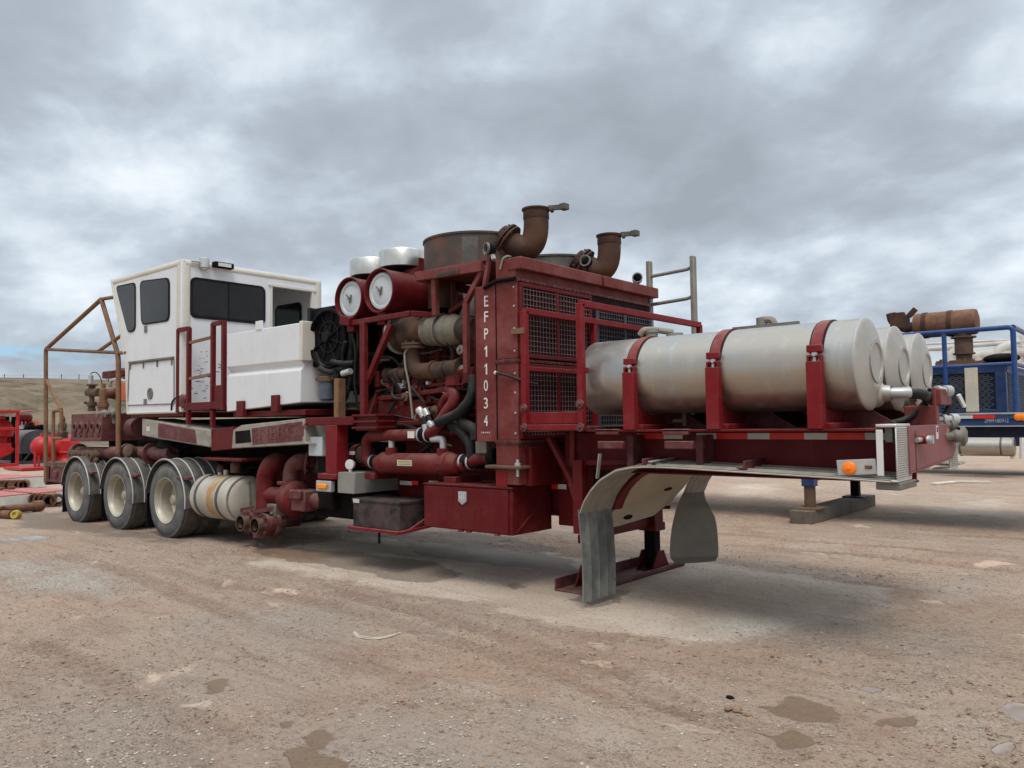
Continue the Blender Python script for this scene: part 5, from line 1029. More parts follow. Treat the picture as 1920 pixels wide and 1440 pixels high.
# grilles: frames with welded wire
def grille(y0, y1, z0, z1, fm, wm, pitch=.046, bars=(.5,)):
    x = RXF + .03; b = MB(); t_ = .035
    b.box(RXF + .006, x, y0, y1, z0, z0 + t_); b.box(RXF + .006, x, y0, y1, z1 - t_, z1); b.box(RXF + .006, x, y0, y0 + t_, z0 + t_, z1 - t_); b.box(RXF + .006, x, y1 - t_, y1, z0 + t_, z1 - t_)
    for f_ in bars: ym = y0 + (y1 - y0) * f_; b.box(RXF + .006, x - .003, ym - .02, ym + .02, z0 + t_, z1 - t_)
    fr = b.build('grille', fm, rad, .003); b = MB()
    for z in np.arange(z0 + t_ + pitch * .6, z1 - t_, pitch): b.bar((x - .008, y0 + .01, z), (x - .008, y1 - .01, z), .0042)
    for y in np.arange(y0 + t_ + pitch * .6, y1 - t_, pitch): b.bar((x - .014, y, z0 + .01), (x - .014, y, z1 - .01), .0042, up=(1, 0, 0))
    b.build('wire_mesh', wm, fr)
ym = -.02
grille(W + .01, ym - .03, 2.09, 2.76, 'maroon', 'wire'); grille(W + .01, ym - .03, 1.37, 2.04, 'maroon', 'wire')
grille(ym + .05, RYR - .01, 2.09, 2.70, 'slate_frame', 'blue_wire'); grille(ym + .05, RYR - .01, 1.37, 2.04, 'slate_frame', 'blue_wire')
b = MB(); b.box(RXF - .1, RXF + .055, W - .01, ym + .12, 2.875, 2.985); b.box(RXF - .1, RXF + .055, ym + .16, RYR + .1, 2.875, 2.985); b.build('header_box', 'faded_maroon', rad, .008)
# number board
nb = MB(); nb.box(5.69, 5.945, W - .012, W + .03, 1.345, 2.77); nb.prism([(5.69, W - .012, 1.345), (5.66, W + .1, 1.5), (5.66, W + .1, 2.7), (5.69, W - .012, 2.77)], (.02, 0, 0)); nb = nb.build('number_board', 'faded_maroon', T, .005)
text('worn_lettering', 'E', 'letter_grey', nb, A(911.5, 566, W - .014), (1, 0, 0), (0, 0, 1), .10, .002, width=.05, bold=.012)
for ch, py in zip('LFP11034', (566, 595, 627, 659, 692, 724, 757, 790)):
    p = A(911.5, py, W - .014)
    if ch == '1': MB().prism([(p.x + x_, W - .0125, p.z + z_) for x_, z_ in ((-.004, -.05), (.013, -.05), (.013, .05), (0, .05), (-.02, .03), (-.02, .016), (-.004, .026))], (0, -.003, 0)).build('lettering', 'letter_white', nb); continue
    text('lettering', ch, 'letter_white', nb, p, (1, 0, 0), (0, 0, 1), .098, .003, width=.05, bold=.010)
b = MB(); p = A(911, 811, W - .014)
for k in range(5): b.box(p.x - .05 + k * .022, p.x - .05 + k * .022 + .008, W - .016, W - .013, p.z - .006, p.z + .006)
b.build('small_print', 'letter_white', nb)
MB().box(5.948, 5.953, W - .01, W + .02, 1.34, 2.77).build('board_gasket', 'rubber_seal', nb)
b = MB(); b.tube(fil([A(929, 699, W - .03), A(950, 703, W - .05), B(985, 716, 6.26), B(1008, 720, 6.3)], .1), .012, 6); b.build('loose_cable', 'hose', T)
b = MB(); b.ball(A(929, 699, W - .03), .018, 5); b.build('cable_tie', 'letter_white', T)
b = MB(); p = A(908, 838, -1.05); b.box(p.x - .07, p.x + .07, -1.1, -1.0, p.z - .06, p.z + .06); b.build('connector_box', 'dull_steel', T, .01)
# radiator foot: beam with clamp plate
b = MB(); b.box(5.925, 6.055, W - .01, .9, .94, 1.10); b.build('radiator_foot', 'crimson', T, .006)
b = MB(); b.box(5.82, 6.24, W - .04, W + .14, 1.105, 1.135); b.build('clamp_plate', 'brass_rust', T, .008)
b = MB(); b.cyl((6.18, W, 1.04), (6.18, W, 1.19), .014, n=8); b.cyl((6.18, W, 1.135), (6.18, W, 1.16), .028, n=6); b.build('clamp_bolt', 'galvanised', T)
b = MB(); b.box(6.05, 6.25, W + .1, 1.0, .95, 1.3); b.build('radiator_base', 'maroon', T, .01)
# lights and cables on top
def lamp(p, d):
    b = MB(); b.ball(p, .06, 8, (1, .7, 1)); b.cyl(p + V(0, 0, -.1), p + V(0, 0, -.02), .014, n=8); l = b.build('work_light', 'black', T); d = Vector(d).normalized(); MB().ring(p + d * .04, d, .046, .058, .02, 16).build('lamp_rim', 'dull_steel', l)
lamp(A(921, 467, -1.1), (-.4, -1, 0)); lamp(B(1101, 491, 6.15), (.2, -1, .1)); lamp(B(1195, 523, 6.15), (.5, -.8, .1))
b = MB(); b.bar(A(926, 486, -1.1), A(921, 470, -1.1), .03, .03); b.build('lamp_bracket', 'galvanised', T)
b = MB(); b.tube(fil([A(938, 505, W - .01), A(943, 484, W - .01), A(952, 480, W + .02), A(957, 481, W + .1)], .1), .01, 6); b.build('lamp_cable', 'dusty_fender', T)
b = MB(); b.tube(fil([A(908, 540, W - .02), A(930, 527, W - .03), A(966, 522, W - .03)], .05), .02, 8); b.build('wrapped_hose', 'black', T)

# ---- walkway guard rails in front of the radiator
b = MB(); x = 6.28
zt = B(996, 585, x).z; zm = B(996, 692, x).z; y1 = B(1212, 619, x).y
b.bar((x, W, 1.45), (x, W, zt), .055); b.bar((x, W, zt), (x, y1, zt), .055); b.bar((x, W, zm), (x, y1, zm), .04); yp = B(1115, 700, x).y; b.bar((x, yp, 1.45), (x, yp, zt), .05); b.bar((x, y1 - .03, 1.45), (x, y1 - .03, zt), .05)
b.build('guard_rail', 'crimson', T, .004)
x2 = 6.88; q = B(1311, 608, x2); p = B(1093, 570, x2); b = MB(); b.bar((x2, W, 1.45), (x2, W, p.z), .055); b.bar((x2, W, p.z), (x2, q.y, p.z), .055); b.bar((x2, q.y, p.z), (x2, q.y, p.z - .5), .05); b.bar((x2, W, A(1100, 693).z), (x2, q.y, A(1100, 693).z), .045)
b.bar((6.28, W, 1.47), (6.88, W, 1.47), .05, .05); b.box(6.28, 6.88, W + .01, W + .03, 1.5, 1.6); b.build('guard_rail', 'crimson', T, .004)
b = MB(); b.box(6.26, 6.9, W + .03, 1.15, 1.44, 1.47); b.build('walkway', 'grimy_maroon', T)
for xx, zz in ((6.28, 1.47), (6.88, 1.47), (6.28, 1.64), (6.88, 1.66)): MB().lathe((xx, W - .02, zz), (0, -1, 0), [(0, .036), (.02, .036), (.02, .014), (.04, .014), (.04, 0)], 16).build('rail_socket', 'grimy_maroon', T)
p = A(968, 622, W - .0); b = MB(); b.bar((6.15, W - .02, p.z), (6.3, W - .02, p.z), .03, .05); b.build('rail_strap', 'tan_rust', T, .003)
# ---- aluminium access ladder on the far side
yl = 1.25; b = MB(); l0, l1, r0, r1 = A(1217, 490, yl), A(1224, 640, yl), A(1299, 480, yl), A(1308, 640, yl)
b.bar((l0.x, yl, l0.z), (l0.x, yl, 1.9), .05, .075, (0, 1, 0)); b.bar((r0.x, yl, r0.z), (r0.x, yl, 1.9), .05, .075, (0, 1, 0)); al = b.build('access_ladder', 'dusty_fender', T, .01)
for py in (515, 568): z = A(1222, py, yl).z; MB().tube(fil([(l0.x, yl, z - .02), (r0.x - .06, yl, z + .0), (r0.x, yl, z + .03)], .03, 3), .02, 8).build('rung', 'dusty_fender', al)

# ---- three aluminium tanks on cradles
TY = [-.80, -.10, .60]; TZ = 1.885; TR = .315; TX0, TX1 = 6.80, 9.02
for i, y in enumerate(TY):
    b = MB(); b.lathe((TX0, y, TZ), (1, 0, 0), [(-.075, 0), (-.07, .1), (-.05, .2), (-.025, .27), (0, TR - .012), (.02, TR), (.6, TR), (1.2, TR), (1.8, TR), (TX1 - TX0, TR)], 72)
    tk = b.build('tank', 'aluminium', T)
    L = 0; b = MB(); b.lathe((TX1, y, TZ), (1, 0, 0), [(-.012, TR + .001), (-.006, TR + .004), (.004, TR + .004), (.01, TR - .002), (.018, TR - .02), (.035, TR - .08), (.05, .16), (.052, .155), (.044, .145), (.044, .0)], 72)
    cp = b.build('tank_cap', 'cap_aluminium', tk)
    MB().ring((TX1 + .042, y + .03, TZ + .02), (1, .0, .0), .125, .15, .012, 40).build('cap_boss', 'cap_aluminium', cp)
    b = MB()
    yy = y + .17; zz = TZ - .20
    b.lathe((TX1 + .0, yy, zz), (1, 0, 0), [(.0, .1), (.03, .085), (.05, .06), (.08, .055), (.1, .05)], 20); b.build('outlet_boss', 'cap_aluminium', cp)
    for xp, nm in ((A(1176, 700).x, 0), (A(1333, 690).x, 1), (A(1524, 680).x, 2)):
        rows = [[(xp + dx_, y + (TR + .006) * math.cos(a_), TZ + (TR + .006) * math.sin(a_)) for dx_ in (-.038, -.013, .013, .038)] for a_ in np.linspace(math.radians(20), math.radians(163), 26)]
        st = MB().sheet(rows, .009).build('tank_strap', 'crimson', tk)
        rows = [[(xp + dx_, y + (TR + .002) * math.cos(a_), TZ + (TR + .002) * math.sin(a_)) for dx_ in (-.05, .05)] for a_ in np.linspace(math.radians(18), math.radians(165), 26)]
        MB().sheet(rows, .004).build('strap_liner', 'rubber_seal', st)
        a_ = math.radians(163); e = V(xp, y + (TR + .02) * math.cos(a_), TZ + (TR + .02) * math.sin(a_)); b = MB(); b.box(e.x - .05, e.x + .05, e.y - .03, e.y + .015, e.z - .02, e.z + .03); b.build('strap_clamp', 'crimson', st, .006)
        if i == 0:
            b = MB(); b.cyl((xp, e.y - .012, 1.9), (xp, e.y - .012, e.z), .012, n=8); b.cyl((xp, e.y - .012, 1.935), (xp, e.y - .012, 1.96), .022, n=6); b.build('tension_bolt', 'galvanised', st)
xposts = [A(1176, 700).x, A(1333, 690).x, A(1524, 680).x]
for xp in xposts:
    b = MB(); b.box(xp - .052, xp + .052, -1.165, -1.10, 1.447, 1.90)
    b.box(xp - .04, xp + .04, -1.15, -1.105, 1.93, 1.945); b.box(xp - .05, xp - .035, -1.15, -1.105, 1.90, 1.945); b.box(xp + .035, xp + .05, -1.15, -1.105, 1.90, 1.945)
    top = []
    for y in np.linspace(-1.10, 1.0, 106):
        z = 1.80
        for ty in TY:
            if abs(y - ty) < TR + .006: z = min(z, TZ - math.sqrt((TR + .006) ** 2 - (y - ty) ** 2))
        top.append((y, z))
    vs = []; 
    for (ya, za), (yb, zb) in zip(top[:-1], top[1:]): b.hexa([(xp - .006, ya, 1.447), (xp + .012, ya, 1.447), (xp + .012, yb, 1.447), (xp - .006, yb, 1.447), (xp - .006, ya, za), (xp + .012, ya, za), (xp + .012, yb, zb), (xp - .006, yb, zb)])
    b.box(xp - .03, xp + .09, -1.10, -.5, 1.449, 1.485)
    b.build('tank_cradle', 'crimson', T, .003)
for xp in xposts:
    for yy in (-.6, .1): MB().prism([(xp + .012, yy, 1.45), (xp + .40, yy, 1.45), (xp + .012, yy, 1.68)], (0, .02, 0)).build('cradle_gusset', 'grimy_maroon', T)
# fillers and hoses above the tanks, drain cock below
b = MB(); c = B(1222, 622, 7.45); c = A(1222, 621, -.72); b.cyl((c.x, c.y, 2.18), (c.x, c.y, 2.25), .05); b.lathe((c.x, c.y, 2.25), (0, 0, 1), [(0, .03), (0, .06), (.03, .06), (.03, 0)], 16); b.build('vent_fitting', 'dusty_fender', T)
b = MB(); b.tube(fil([A(1200, 628, -.78), A(1206, 619, -.78), A(1222, 618, -.72), A(1240, 620, -.66), A(1262, 623, -.62)], .06), .026, 8); c = A(1265, 625, -.62); b.cyl((c.x, c.y, 2.19), (c.x, c.y, 2.24), .07); b.build('vent_hose', 'dusty_fender', T)
b = MB(); c = A(1428, 596, -.1); b.cyl((c.x, -.1, 2.15), (c.x, -.1, c.z), .045); b.tube(fil([(c.x, -.1, c.z - .02), (c.x + .1, -.1, c.z - .02), (c.x + .12, -.1, 2.17)], .05), .032, 8); b.build('vent_fitting', 'dusty_fender', T); p, q = A(1375, 617, -.3), A(1498, 605, -.3); MB().bar(p, q, .04, .025).build('tank_top_rail', 'dull_steel', T)
b = MB(); c = A(1284, 784, -.8); b.cyl((c.x, -.8, 1.47), (c.x, -.8, 1.58), .02); b.cyl((c.x - .1, -.8, 1.51), (c.x, -.8, 1.51), .018); b.build('drain_cock', 'brass_rust', T)
# outlet pipes of the tanks
b = MB(); yy = TY[0] + .17; zz = TZ - .20; b.tube([(TX1 + .07, yy, zz), (TX1 + .13, yy, zz), (TX1 + .2, yy + .06, zz)], .038, 16); b.build('outlet_pipe', 'galvanised', T)
b = MB(); b.tube(fil([(TX1 + .18, yy + .05, zz), (TX1 + .26, yy + .16, zz - .01), (TX1 + .16, .1, zz - .03), (TX1 + .16, .3, zz - .02)], .1), .038, 14); b.build('outlet_hose', 'hose', T)
b = MB(); p = V(TX1 + .2, .02, zz - .03); q = V(TX1 + .2, .32, zz - .02)
for k in range(5): b.ring(p.lerp(q, k / 5), (0, 1, 0), .035, .05, .035, 16)
b.cyl(p, q, .042); b.build('hose_coupling', 'galvanised', T)
b = MB(); b.tube(fil([(9.2, -.05, 1.62), (9.1, -.1, 1.5), (8.95, -.2, 1.46)], .1), .026, 10); b.tube(fil([(9.25, .2, 1.64), (9.12, .05, 1.5), (9.0, -.05, 1.46)], .1), .024, 10); b.tube(fil([(9.3, .3, 1.62), (9.25, .2, 1.48), (9.0, .3, 1.46)], .1), .024, 10); b.build('fuel_hose', 'hose', T)
# connector stand at the nose
mx = 9.28; m0, m1 = B(1754, 726, mx), B(1792, 800, mx)
b = MB(); b.box(mx - .03, mx, m0.y, m0.y + .1, 1.44, m0.z); b.box(mx - .01, mx + .03, m0.y + .02, m0.y + .36, B(1770, 760, mx).z, m0.z - .01); b.box(mx - .22, mx - .02, m0.y, m0.y + .02, 1.44, 1.6); ms = b.build('connector_stand', 'faded_maroon', T, .008)
for px, py, l in ((1766, 733, .2), (1776, 786, .22), (1775, 797, .16)):
    c = B(px, py, mx); d = V(.5, .85, 0).normalized(); b = MB(); b.lathe(c - d * l * .6, d, [(0, .02), (0, .026), (l * .3, .026), (l * .32, .04), (l * .5, .04), (l * .52, .03), (l * .7, .03), (l * .72, .042), (l, .042), (l, 0)], 14); b.build('quick_coupling', 'galvanised' if l > .18 else 'dull_steel', ms)
c = B(1797, 740, mx); b = MB(); b.bar(c, c + V(.03, .05, -.1), .02, .03); b.build('valve_lever', 'letter_white', ms)
b = MB(); c = B(1772, 805, mx); b.tube(fil([c, c + V(0, -.03, -.05), c + V(-.02, -.06, -.1)], .03), .03, 8); b.build('valve_lever', 'dull_steel', ms)
# nose plate: front face of the gooseneck, lower edge bevelled
y0n, y1n = -.86, .62
b = MB(); xn = 9.3; b.prism([(xn, -.95, 1.46), (xn, .42, 1.46), (xn, .42, 1.27), (xn, .30, 1.21), (xn, -.95, 1.16)], (-.03, 0, 0)); b.prism([(xn, -.95, 1.16), (xn, .30, 1.21), (xn - .25, .3, 1.1), (xn - .25, -.95, 1.1)], (0, 0, -.012)); npl = b.build('nose_plate', 'pink_maroon', T, .004)
p = B(1757, 810, xn); MB().box(xn, xn + .002, p.y - .03, p.y + .03, p.z - .05, p.z + .045).build('tag_plate', 'letter_white', npl); MB().box(xn + .002, xn + .003, p.y - .018, p.y + .018, p.z - .0, p.z + .035).build('plate_print', 'ink', npl)
b = MB(); c = B(1738, 824, xn + .05); b.cyl(c + V(-.04, -.1, -.002), c + V(0, .12, .003), .016, n=12); b.ball(c + V(0, .02, 0), .027, 8, (1, 1.6, 1)); b.box(c.x - .018, c.x + .018, c.y + .08, c.y + .115, c.z - .03, c.z + .025); b.build('air_coupling', 'galvanised', npl)
b = MB(); c = B(1722, 823, xn); b.cyl(c, c + V(.05, 0, 0), .035, n=12); b.build('coupling_base', 'crimson', npl)
b = MB(); c = B(1780, 818, xn); b.cyl(c + V(-.02, -.12, 0), c + V(.03, .08, 0), .03, n=12); b.ball(c + V(.04, .04, .0), .05, 8); b.lathe(c + V(.05, .12, 0), (1, .2, 0), [(0, .08), (.03, .08), (.05, .04), (.05, 0)], 12); b.build('air_coupling', 'dull_steel', npl)
# step boxes of tread plate at both front corners
def step_box(y0, y1, s):
    st = MB()
    xa, xb = 9.165, 9.29
    st.box(xa, xb, y0, y1, 1.455, 1.475); st.box(xb - .012, xb, y0, y1, 1.12, 1.455); st.box(xa, xb, y0, y1, 1.11, 1.125)
    so_ = st.build('step_box', 'plate_aluminium', T, .008)
    b = MB()
    for k in range(22):
        for j in range(9):
            yy = y0 + .02 + j * (y1 - y0 - .04) / 8; z = 1.14 + k * .0145; b.box(xb, xb + .004, yy - .011, yy + .011, z - .002, z + .002)
    b.build('tread_bumps', 'dusty_fender', so_)
    b = MB(); b.box(xa + .005, xa + .045, y0 - .012, y0, 1.15, 1.44); b.build('step_strap', 'letter_white', so_, .003)
    b = MB(); b.box(xa + .05, xb - .03, y0 + .02, y1 - .03, 1.36, 1.45); b.build('step_socket', 'fender_dark', so_, .004)
step_box(-1.2, -.87, 1)
step_box(.24, .5, 1)
b = MB(); b.box(9.15, 9.3, -1.18, -.80, 1.06, 1.108); b.build('step_bracket', 'dull_steel', T, .006)

# ---- half fenders with flaps
NXF = 40
prof_px = [(1670, 904), (1560, 896), (1400, 886), (1290, 879), (1240, 876.5), (1210, 876), (1185, 877), (1155, 883), (1125, 901), (1107, 921), (1095, 941), (1087, 963)]
prof = [A(px, py, -1.22) for px, py in prof_px]; prof = [(p.x, p.z) for p in prof]
def resample(P, n):
    P = [Vector((a_, b_)) for a_, b_ in P]; d = [0]
    for i in range(1, len(P)): d.append(d[-1] + (P[i] - P[i - 1]).length)
    o = []
    for k in range(n):
        s = d[-1] * k / (n - 1); i = max(j for j in range(len(d)) if d[j] <= s + 1e-9); i = min(i, len(P) - 2); u = (s - d[i]) / (d[i + 1] - d[i]); q = P[i].lerp(P[i + 1], u); o.append((q.x, q.y))
    return o
PR = resample(prof, 70); lift = .03
b = MB(); rows = []
for (x, z) in PR:
    row = []
    for j, y in enumerate(np.linspace(-1.22, -.74, 25)):
        u = (y + 1.22) / .48; rib = .012 * max(0, math.cos(2 * PI * u * 4)) ** 6; row.append((x, y, z + rib + lift * u * (1 if x > 7.5 else max(0, (x - 7.0) / .5))))
    rows.append(row)
fs_ = b.sheet(rows, .005).build('half_fender', 'dusty_fender', T)
MB().tube([(x, -1.222, z) for x, z in PR], .006, 6).build('fender_edge', 'cap_aluminium', fs_)
# far side half fender: only its ribbed rear curve and flat
b = MB(); rows = []
for (x, z) in PR:
    rows.append([(x, y, z + .013 * max(0, math.cos(2 * PI * u * 4)) ** 6 + .01) for y, u in ((.52 + .46 * k / 24, k / 24) for k in range(25))])
b.sheet(rows, .005).build('half_fender', 'dusty_fender', T)
# pale inner sheet: hangs lower, its far edge cut on a slant
PRc = [(7.95, 1.165), (7.75, 1.166)] + [(p.x, p.z) for p in (A(px, py, -.62) for px, py in ((1226, 879), (1212, 886), (1200, 897), (1187, 912), (1175, 928), (1163, 941), (1154, 951), (1148, 962), (1146, 975), (1146, 989)))]
PRc = resample(PRc, 46)
def on_sheet(px, py):
    d = ray(px, py); best = None
    for k in range(len(PRc) - 1):
        (xa, za), (xb, zb) = PRc[k], PRc[k + 1]; ex, ez = xb - xa, zb - za; den = d.x * ez - d.z * ex
        if abs(den) < 1e-9: continue
        t_ = ((xa - CAM.x) * ez - (za - CAM.z) * ex) / den; p = CAM + d * t_; u = ((p.x - xa) * ex + (p.z - za) * ez) / (ex * ex + ez * ez)
        if -.02 <= u <= 1.02 and t_ > 0 and (best is None or k + u > best[0]): best = (k + u, p.y)
    return best
ed = [e_ for e_ in (on_sheet(*q) for q in ((1146, 988.5), (1190, 979.5), (1220, 971), (1237, 957), (1260, 940), (1287, 907), (1300, 890))) if e_]
ed = sorted(ed); ek = [e_[0] for e_ in ed]; ey = [e_[1] for e_ in ed]
b = MB(); rows = []
for k, (x, z) in enumerate(PRc):
    yr = float(np.interp(k, ek, ey)); yr = min(max(yr, -.5), .52); rows.append([(x, -.62 + (yr + .62) * j / 12, z) for j in range(13)])
ip = b.sheet(rows, .004).build('inner_fender', 'cream_panel', T)
for px, py in ((1251, 918), (1177, 973)):
    e_ = on_sheet(px, py)
    if not e_: continue
    kk = min(int(e_[0]), len(PRc) - 2); x, z = PRc[kk]; x2_, z2_ = PRc[kk + 1]; d = V(x2_ - x, 0, z2_ - z).normalized(); nrm = d.cross(V(0, 1, 0)); c = V(x, e_[1], z)
    pts = [(c + d * .022 * math.sin(t_) + V(0, .075 * math.cos(t_), 0)) for t_ in np.linspace(0, 2 * PI, 18)[:-1]]; MB().prism([p + nrm * .006 for p in pts], -nrm * .012).build('bolt_slot', 'interior_dark', ip)
b = MB(); rows = []
for (x, z) in [q_ for q_ in PR if q_[0] < 7.5]: rows.append([(x + .01, y, z - .012) for y in (-.74, -.70, -.66, -.61)])
b.sheet(rows, .012).build('fender_bracket', 'maroon', T)
for px0, px1, py in ((1198, 1300, 870), (1388, 1456, 880)):
    p = G(px0, py, 1.17); b = MB(); xx = A(px0 + 8, py, -1.15).x; b.bar((xx, -1.16, 1.19), (xx, -.82, 1.20), .012, .06); b.bar((xx - .03, -1.16, 1.172), (xx - .03, -.82, 1.18), .05, .012); b.build('fender_bracket', 'grimy_maroon', T, .003)
p, q = A(1125, 851, -1.15), A(1120, 897, -1.15); MB().bar(p, q, .035, .012).build('fender_stay', 'dusty_fender', T)
xx = A(1222, 875, -1.15).x; MB().bar((xx, -1.17, 1.2), (xx + .02, -.85, 1.215), .04, .01).build('fender_stay', 'plate_aluminium', T)
# flaps
x_, z_ = PR[-1]
rows = []
for k in range(14):
    u = k / 13; rows.append([(x_ - .015 + .03 * math.sin(u * 2.2) + .012 * max(0, math.cos(2 * PI * v * 4)) ** 4, -1.235 + .485 * v + (.03 * u if v < .1 else 0) * .3, z_ + .03 - u * (z_ - .015)) for v in np.linspace(0, 1, 25)])
MB().sheet(rows, .012).build('mud_flap', 'flap_grey', T)
rows = []
FL = [(1280, 1320, 925, 922), (1274, 1322, 938, 936), (1268, 1331, 954, 953), (1263, 1340, 972, 970), (1259, 1344, 992, 990), (1257, 1345.5, 1010, 1008), (1256, 1346.5, 1030, 1026), (1257, 1346, 1045, 1041), (1265, 1341, 1056, 1051)]
for k in range(33):
    u = k / 32 * (len(FL) - 1); i_ = min(int(u), len(FL) - 2); f_ = u - i_; f0, f1 = FL[i_], FL[i_ + 1]; pl, pr, yl_, yr_ = (f0[j] + (f1[j] - f0[j]) * f_ for j in range(4))
    a_ = B(pl, yl_, 6.93); c_ = G(pr, yr_, a_.z); rows.append([a_.lerp(c_, v) + V(.02 * math.sin(v * PI), -.02 * math.sin(v * PI), 0) for v in np.linspace(0, 1, 13)])
MB().sheet(rows, .012).build('mud_flap', 'flap_dusty', T)
# lamp plate lying at the front of the fender
p0, p1 = A(1570, 884, -1.16), A(1645, 884, -1.16)
lp = [A(*q, -1.16) for q in ((1568, 863), (1641, 860), (1645, 889), (1571, 892))]
b = MB(); b.prism(lp, (0, .014, 0)); lpb = b.build('lamp_plate', 'plate_aluminium', T, .003)
c = A(1592, 878, -1.165); b = MB(); b.lathe((c.x, -1.16, c.z), (0, -1, 0), [(0, .043), (.012, .043), (.018, .036), (.02, .012), (.028, .008), (.028, 0)], 28); b.build('turn_lamp', 'lamp_orange', lpb)
c = A(1628, 876, -1.165); MB().box(c.x - .022, c.x + .022, -1.168, -1.16, c.z - .011, c.z + .011).build('side_marker', 'pipe_rust', lpb, .003)

# ---- landing gear
xg = 6.47; lg = MB()
lg.box(xg - .19, xg - .175, -.80, 1.0, .0, .11); lg.box(xg - .19, xg + .15, -.80, 1.0, .0, .014); lg.box(xg + .135, xg + .15, -.80, 1.0, .0, .05)
lg = lg.build('landing_gear', 'grimy_maroon', T, .004)
for y in (-.46, .60):
    b = MB(); b.box(xg - .085, xg + .085, y - .085, y + .085, .42, 1.3); b.box(xg - .1, xg + .1, y - .1, y + .1, .40, .48); b.build('leg', 'maroon', lg, .008)
    b = MB(); b.box(xg - .06, xg + .06, y - .06, y + .06, .02, .45); b.build('inner_leg', 'interior_dark', lg, .006)
    b = MB(); b.prism([(xg - .1, y - .17, .014), (xg - .1, y + .17, .014), (xg - .1, y + .06, .2), (xg - .1, y - .06, .2)], (.02, 0, 0)); b.prism([(xg + .08, y - .17, .014), (xg + .08, y + .17, .014), (xg + .08, y + .06, .2), (xg + .08, y - .06, .2)], (.02, 0, 0)); b.build('foot_bracket', 'maroon', lg, .004)
b = MB(); b.box(xg - .03, xg + .03, -.53, .51, .44, .53); b.build('cross_brace', 'maroon', lg, .005)
b = MB(); b.cyl((xg, .7, .62), (xg + .1, .8, .62), .02, n=8); b.build('crank_stub', 'maroon', lg)
# ================================================================ things behind
# ---- blue trailer at the right
BY = 5.0
bt = thing('blue_trailer', 'blue oilfield trailer parked behind the maroon one, with railings and rusty muffler', 'trailer', (7, 6.2, 0))
zt = 1.53
b = MB(); b.box(-4.0, 9.6, BY, 7.6, 1.47, 1.55); b.box(-4.0, 9.58, BY + .012, BY + .05, 1.38, 1.47); b.build('deck_frame', 'blue_paint', bt, .006)
b = MB(); b.box(-3.5, 9.55, BY + .3, 7.3, 1.235, 1.46); b.build('gooseneck', 'navy', bt, .02)
b = MB(); b.box(2.0, 9.605, BY - .008, BY, 1.535, 1.555); b.box(2.0, 9.59, BY - .002, BY + .01, 1.38, 1.392); b.build('deck_edge', 'galvanised', bt)
for x0, x1, k in ((1715, 1723, 'r'), (1723, 1746, 'w'), (1778, 1794, 'r'), (1794, 1824, 'w'), (1824, 1866, 'r')):
    p, q = A(x0, 782, BY), A(x1, 782, BY); MB().box(p.x, q.x, BY - .006, BY - .001, A(1845, 784.5, BY).z, A(1845, 778.5, BY).z).build('reflective_tape', 'tape_red' if k == 'r' else 'tape_white', bt)
p, q = A(1846, 789, BY), A(1891, 789, BY); text('lettering', '2MPF180912', 'letter_grey', bt, (p + q) / 2 + V(0, .004, 0), (1, 0, 0), (0, 0, 1), .05, .004, width=(q - p).length)
for px in (1909, 1919): c = A(px, 782, BY); MB().lathe((c.x, BY + .012, c.z), (0, -1, 0), [(0, .045), (.02, .045), (.03, .03), (.03, 0)], 20).build('amber_lamp', 'lamp_orange', bt)
# railing
b = MB(); r_ = .03; y = BY + .03
pA, pB, pC = A(1735, 630, y), A(1899, 613, y), A(1905, 640, y); ztop = 2.60
zr = pB.z; zm = A(1895, 682, y).z; xe = pB.x
b.tube(fil([(4.6, y, zr), (xe, y, zr), (xe, y + .001, 1.55)], .06, 5), .032, 10); b.tube([(4.6, y, zm), (xe, y, zm)], .026, 8)
for px in (1771,): x = A(px, 660, y).x; b.tube([(x, y, 1.55), (x, y, zr)], .03, 8)
b.tube([(xe, y, zr), (xe, 7.5, zr)], .032, 10); b.tube([(xe, y, zm), (xe, 7.5, zm)], .026, 8); b.tube([(xe, 6.2, 1.55), (xe, 6.2, zr)], .03, 8); b.tube([(xe, 7.5, 1.55), (xe, 7.5, zr)], .03, 8)
b.build('railing', 'blue_bright', bt)
# radiator box with expanded metal
y = BY + .25; g0, g1 = A(1755, 689, y), A(1886, 772, y); zg = A(1880, 683, y).z
b = MB(); b.box(g0.x - 1.0, g1.x, y + .02, 7.1, 1.55, zg); bx = b.build('radiator', 'navy', bt, .01)
b = MB(); b.box(g0.x - 1.0, g1.x + .02, y - .03, y + .03, zg - .1, zg); b.box(g1.x - .1, g1.x + .02, y - .03, y + .02, 1.55, zg - .1); b.box(g0.x - 1.0, g1.x, y - .02, y + .02, 1.55, 1.60); b.box(g1.x, g1.x + .02, y, 7.1, zg - .1, zg); b.box(g1.x, g1.x + .02, y, y + .08, 1.55, zg); b.build('radiator_frame', 'blue_paint', bx, .004)
b = MB(); xs0, xs1 = g0.x - 1.0, g1.x - .1; cw, chh = .085, .042
for r in range(int((zg - .1 - 1.6) / chh)):
    z = 1.6 + (r + .5) * chh
    for k in range(int((xs1 - xs0) / cw)):
        x = xs0 + (k + (.5 if r % 2 else 0)) * cw
        b.bar((x, y - .006, z), (x + cw / 2, y - .006, z + chh / 2 * 1.0), .006, .008); b.bar((x + cw / 2, y - .006, z + chh / 2), (x + cw, y - .006, z), .006, .008); b.bar((x, y - .006, z), (x + cw / 2, y - .006, z - chh / 2), .006, .008); b.bar((x + cw / 2, y - .006, z - chh / 2), (x + cw, y - .006, z), .006, .008)
b.build('expanded_mesh', 'blue_wire', bx)
b = MB()
for k in range(22): z = 1.6 + k * .022; b.box(g1.x, g1.x + .025, y + .12, 7.0, z, z + .007)
b.build('louvre', 'blue_paint', bx)
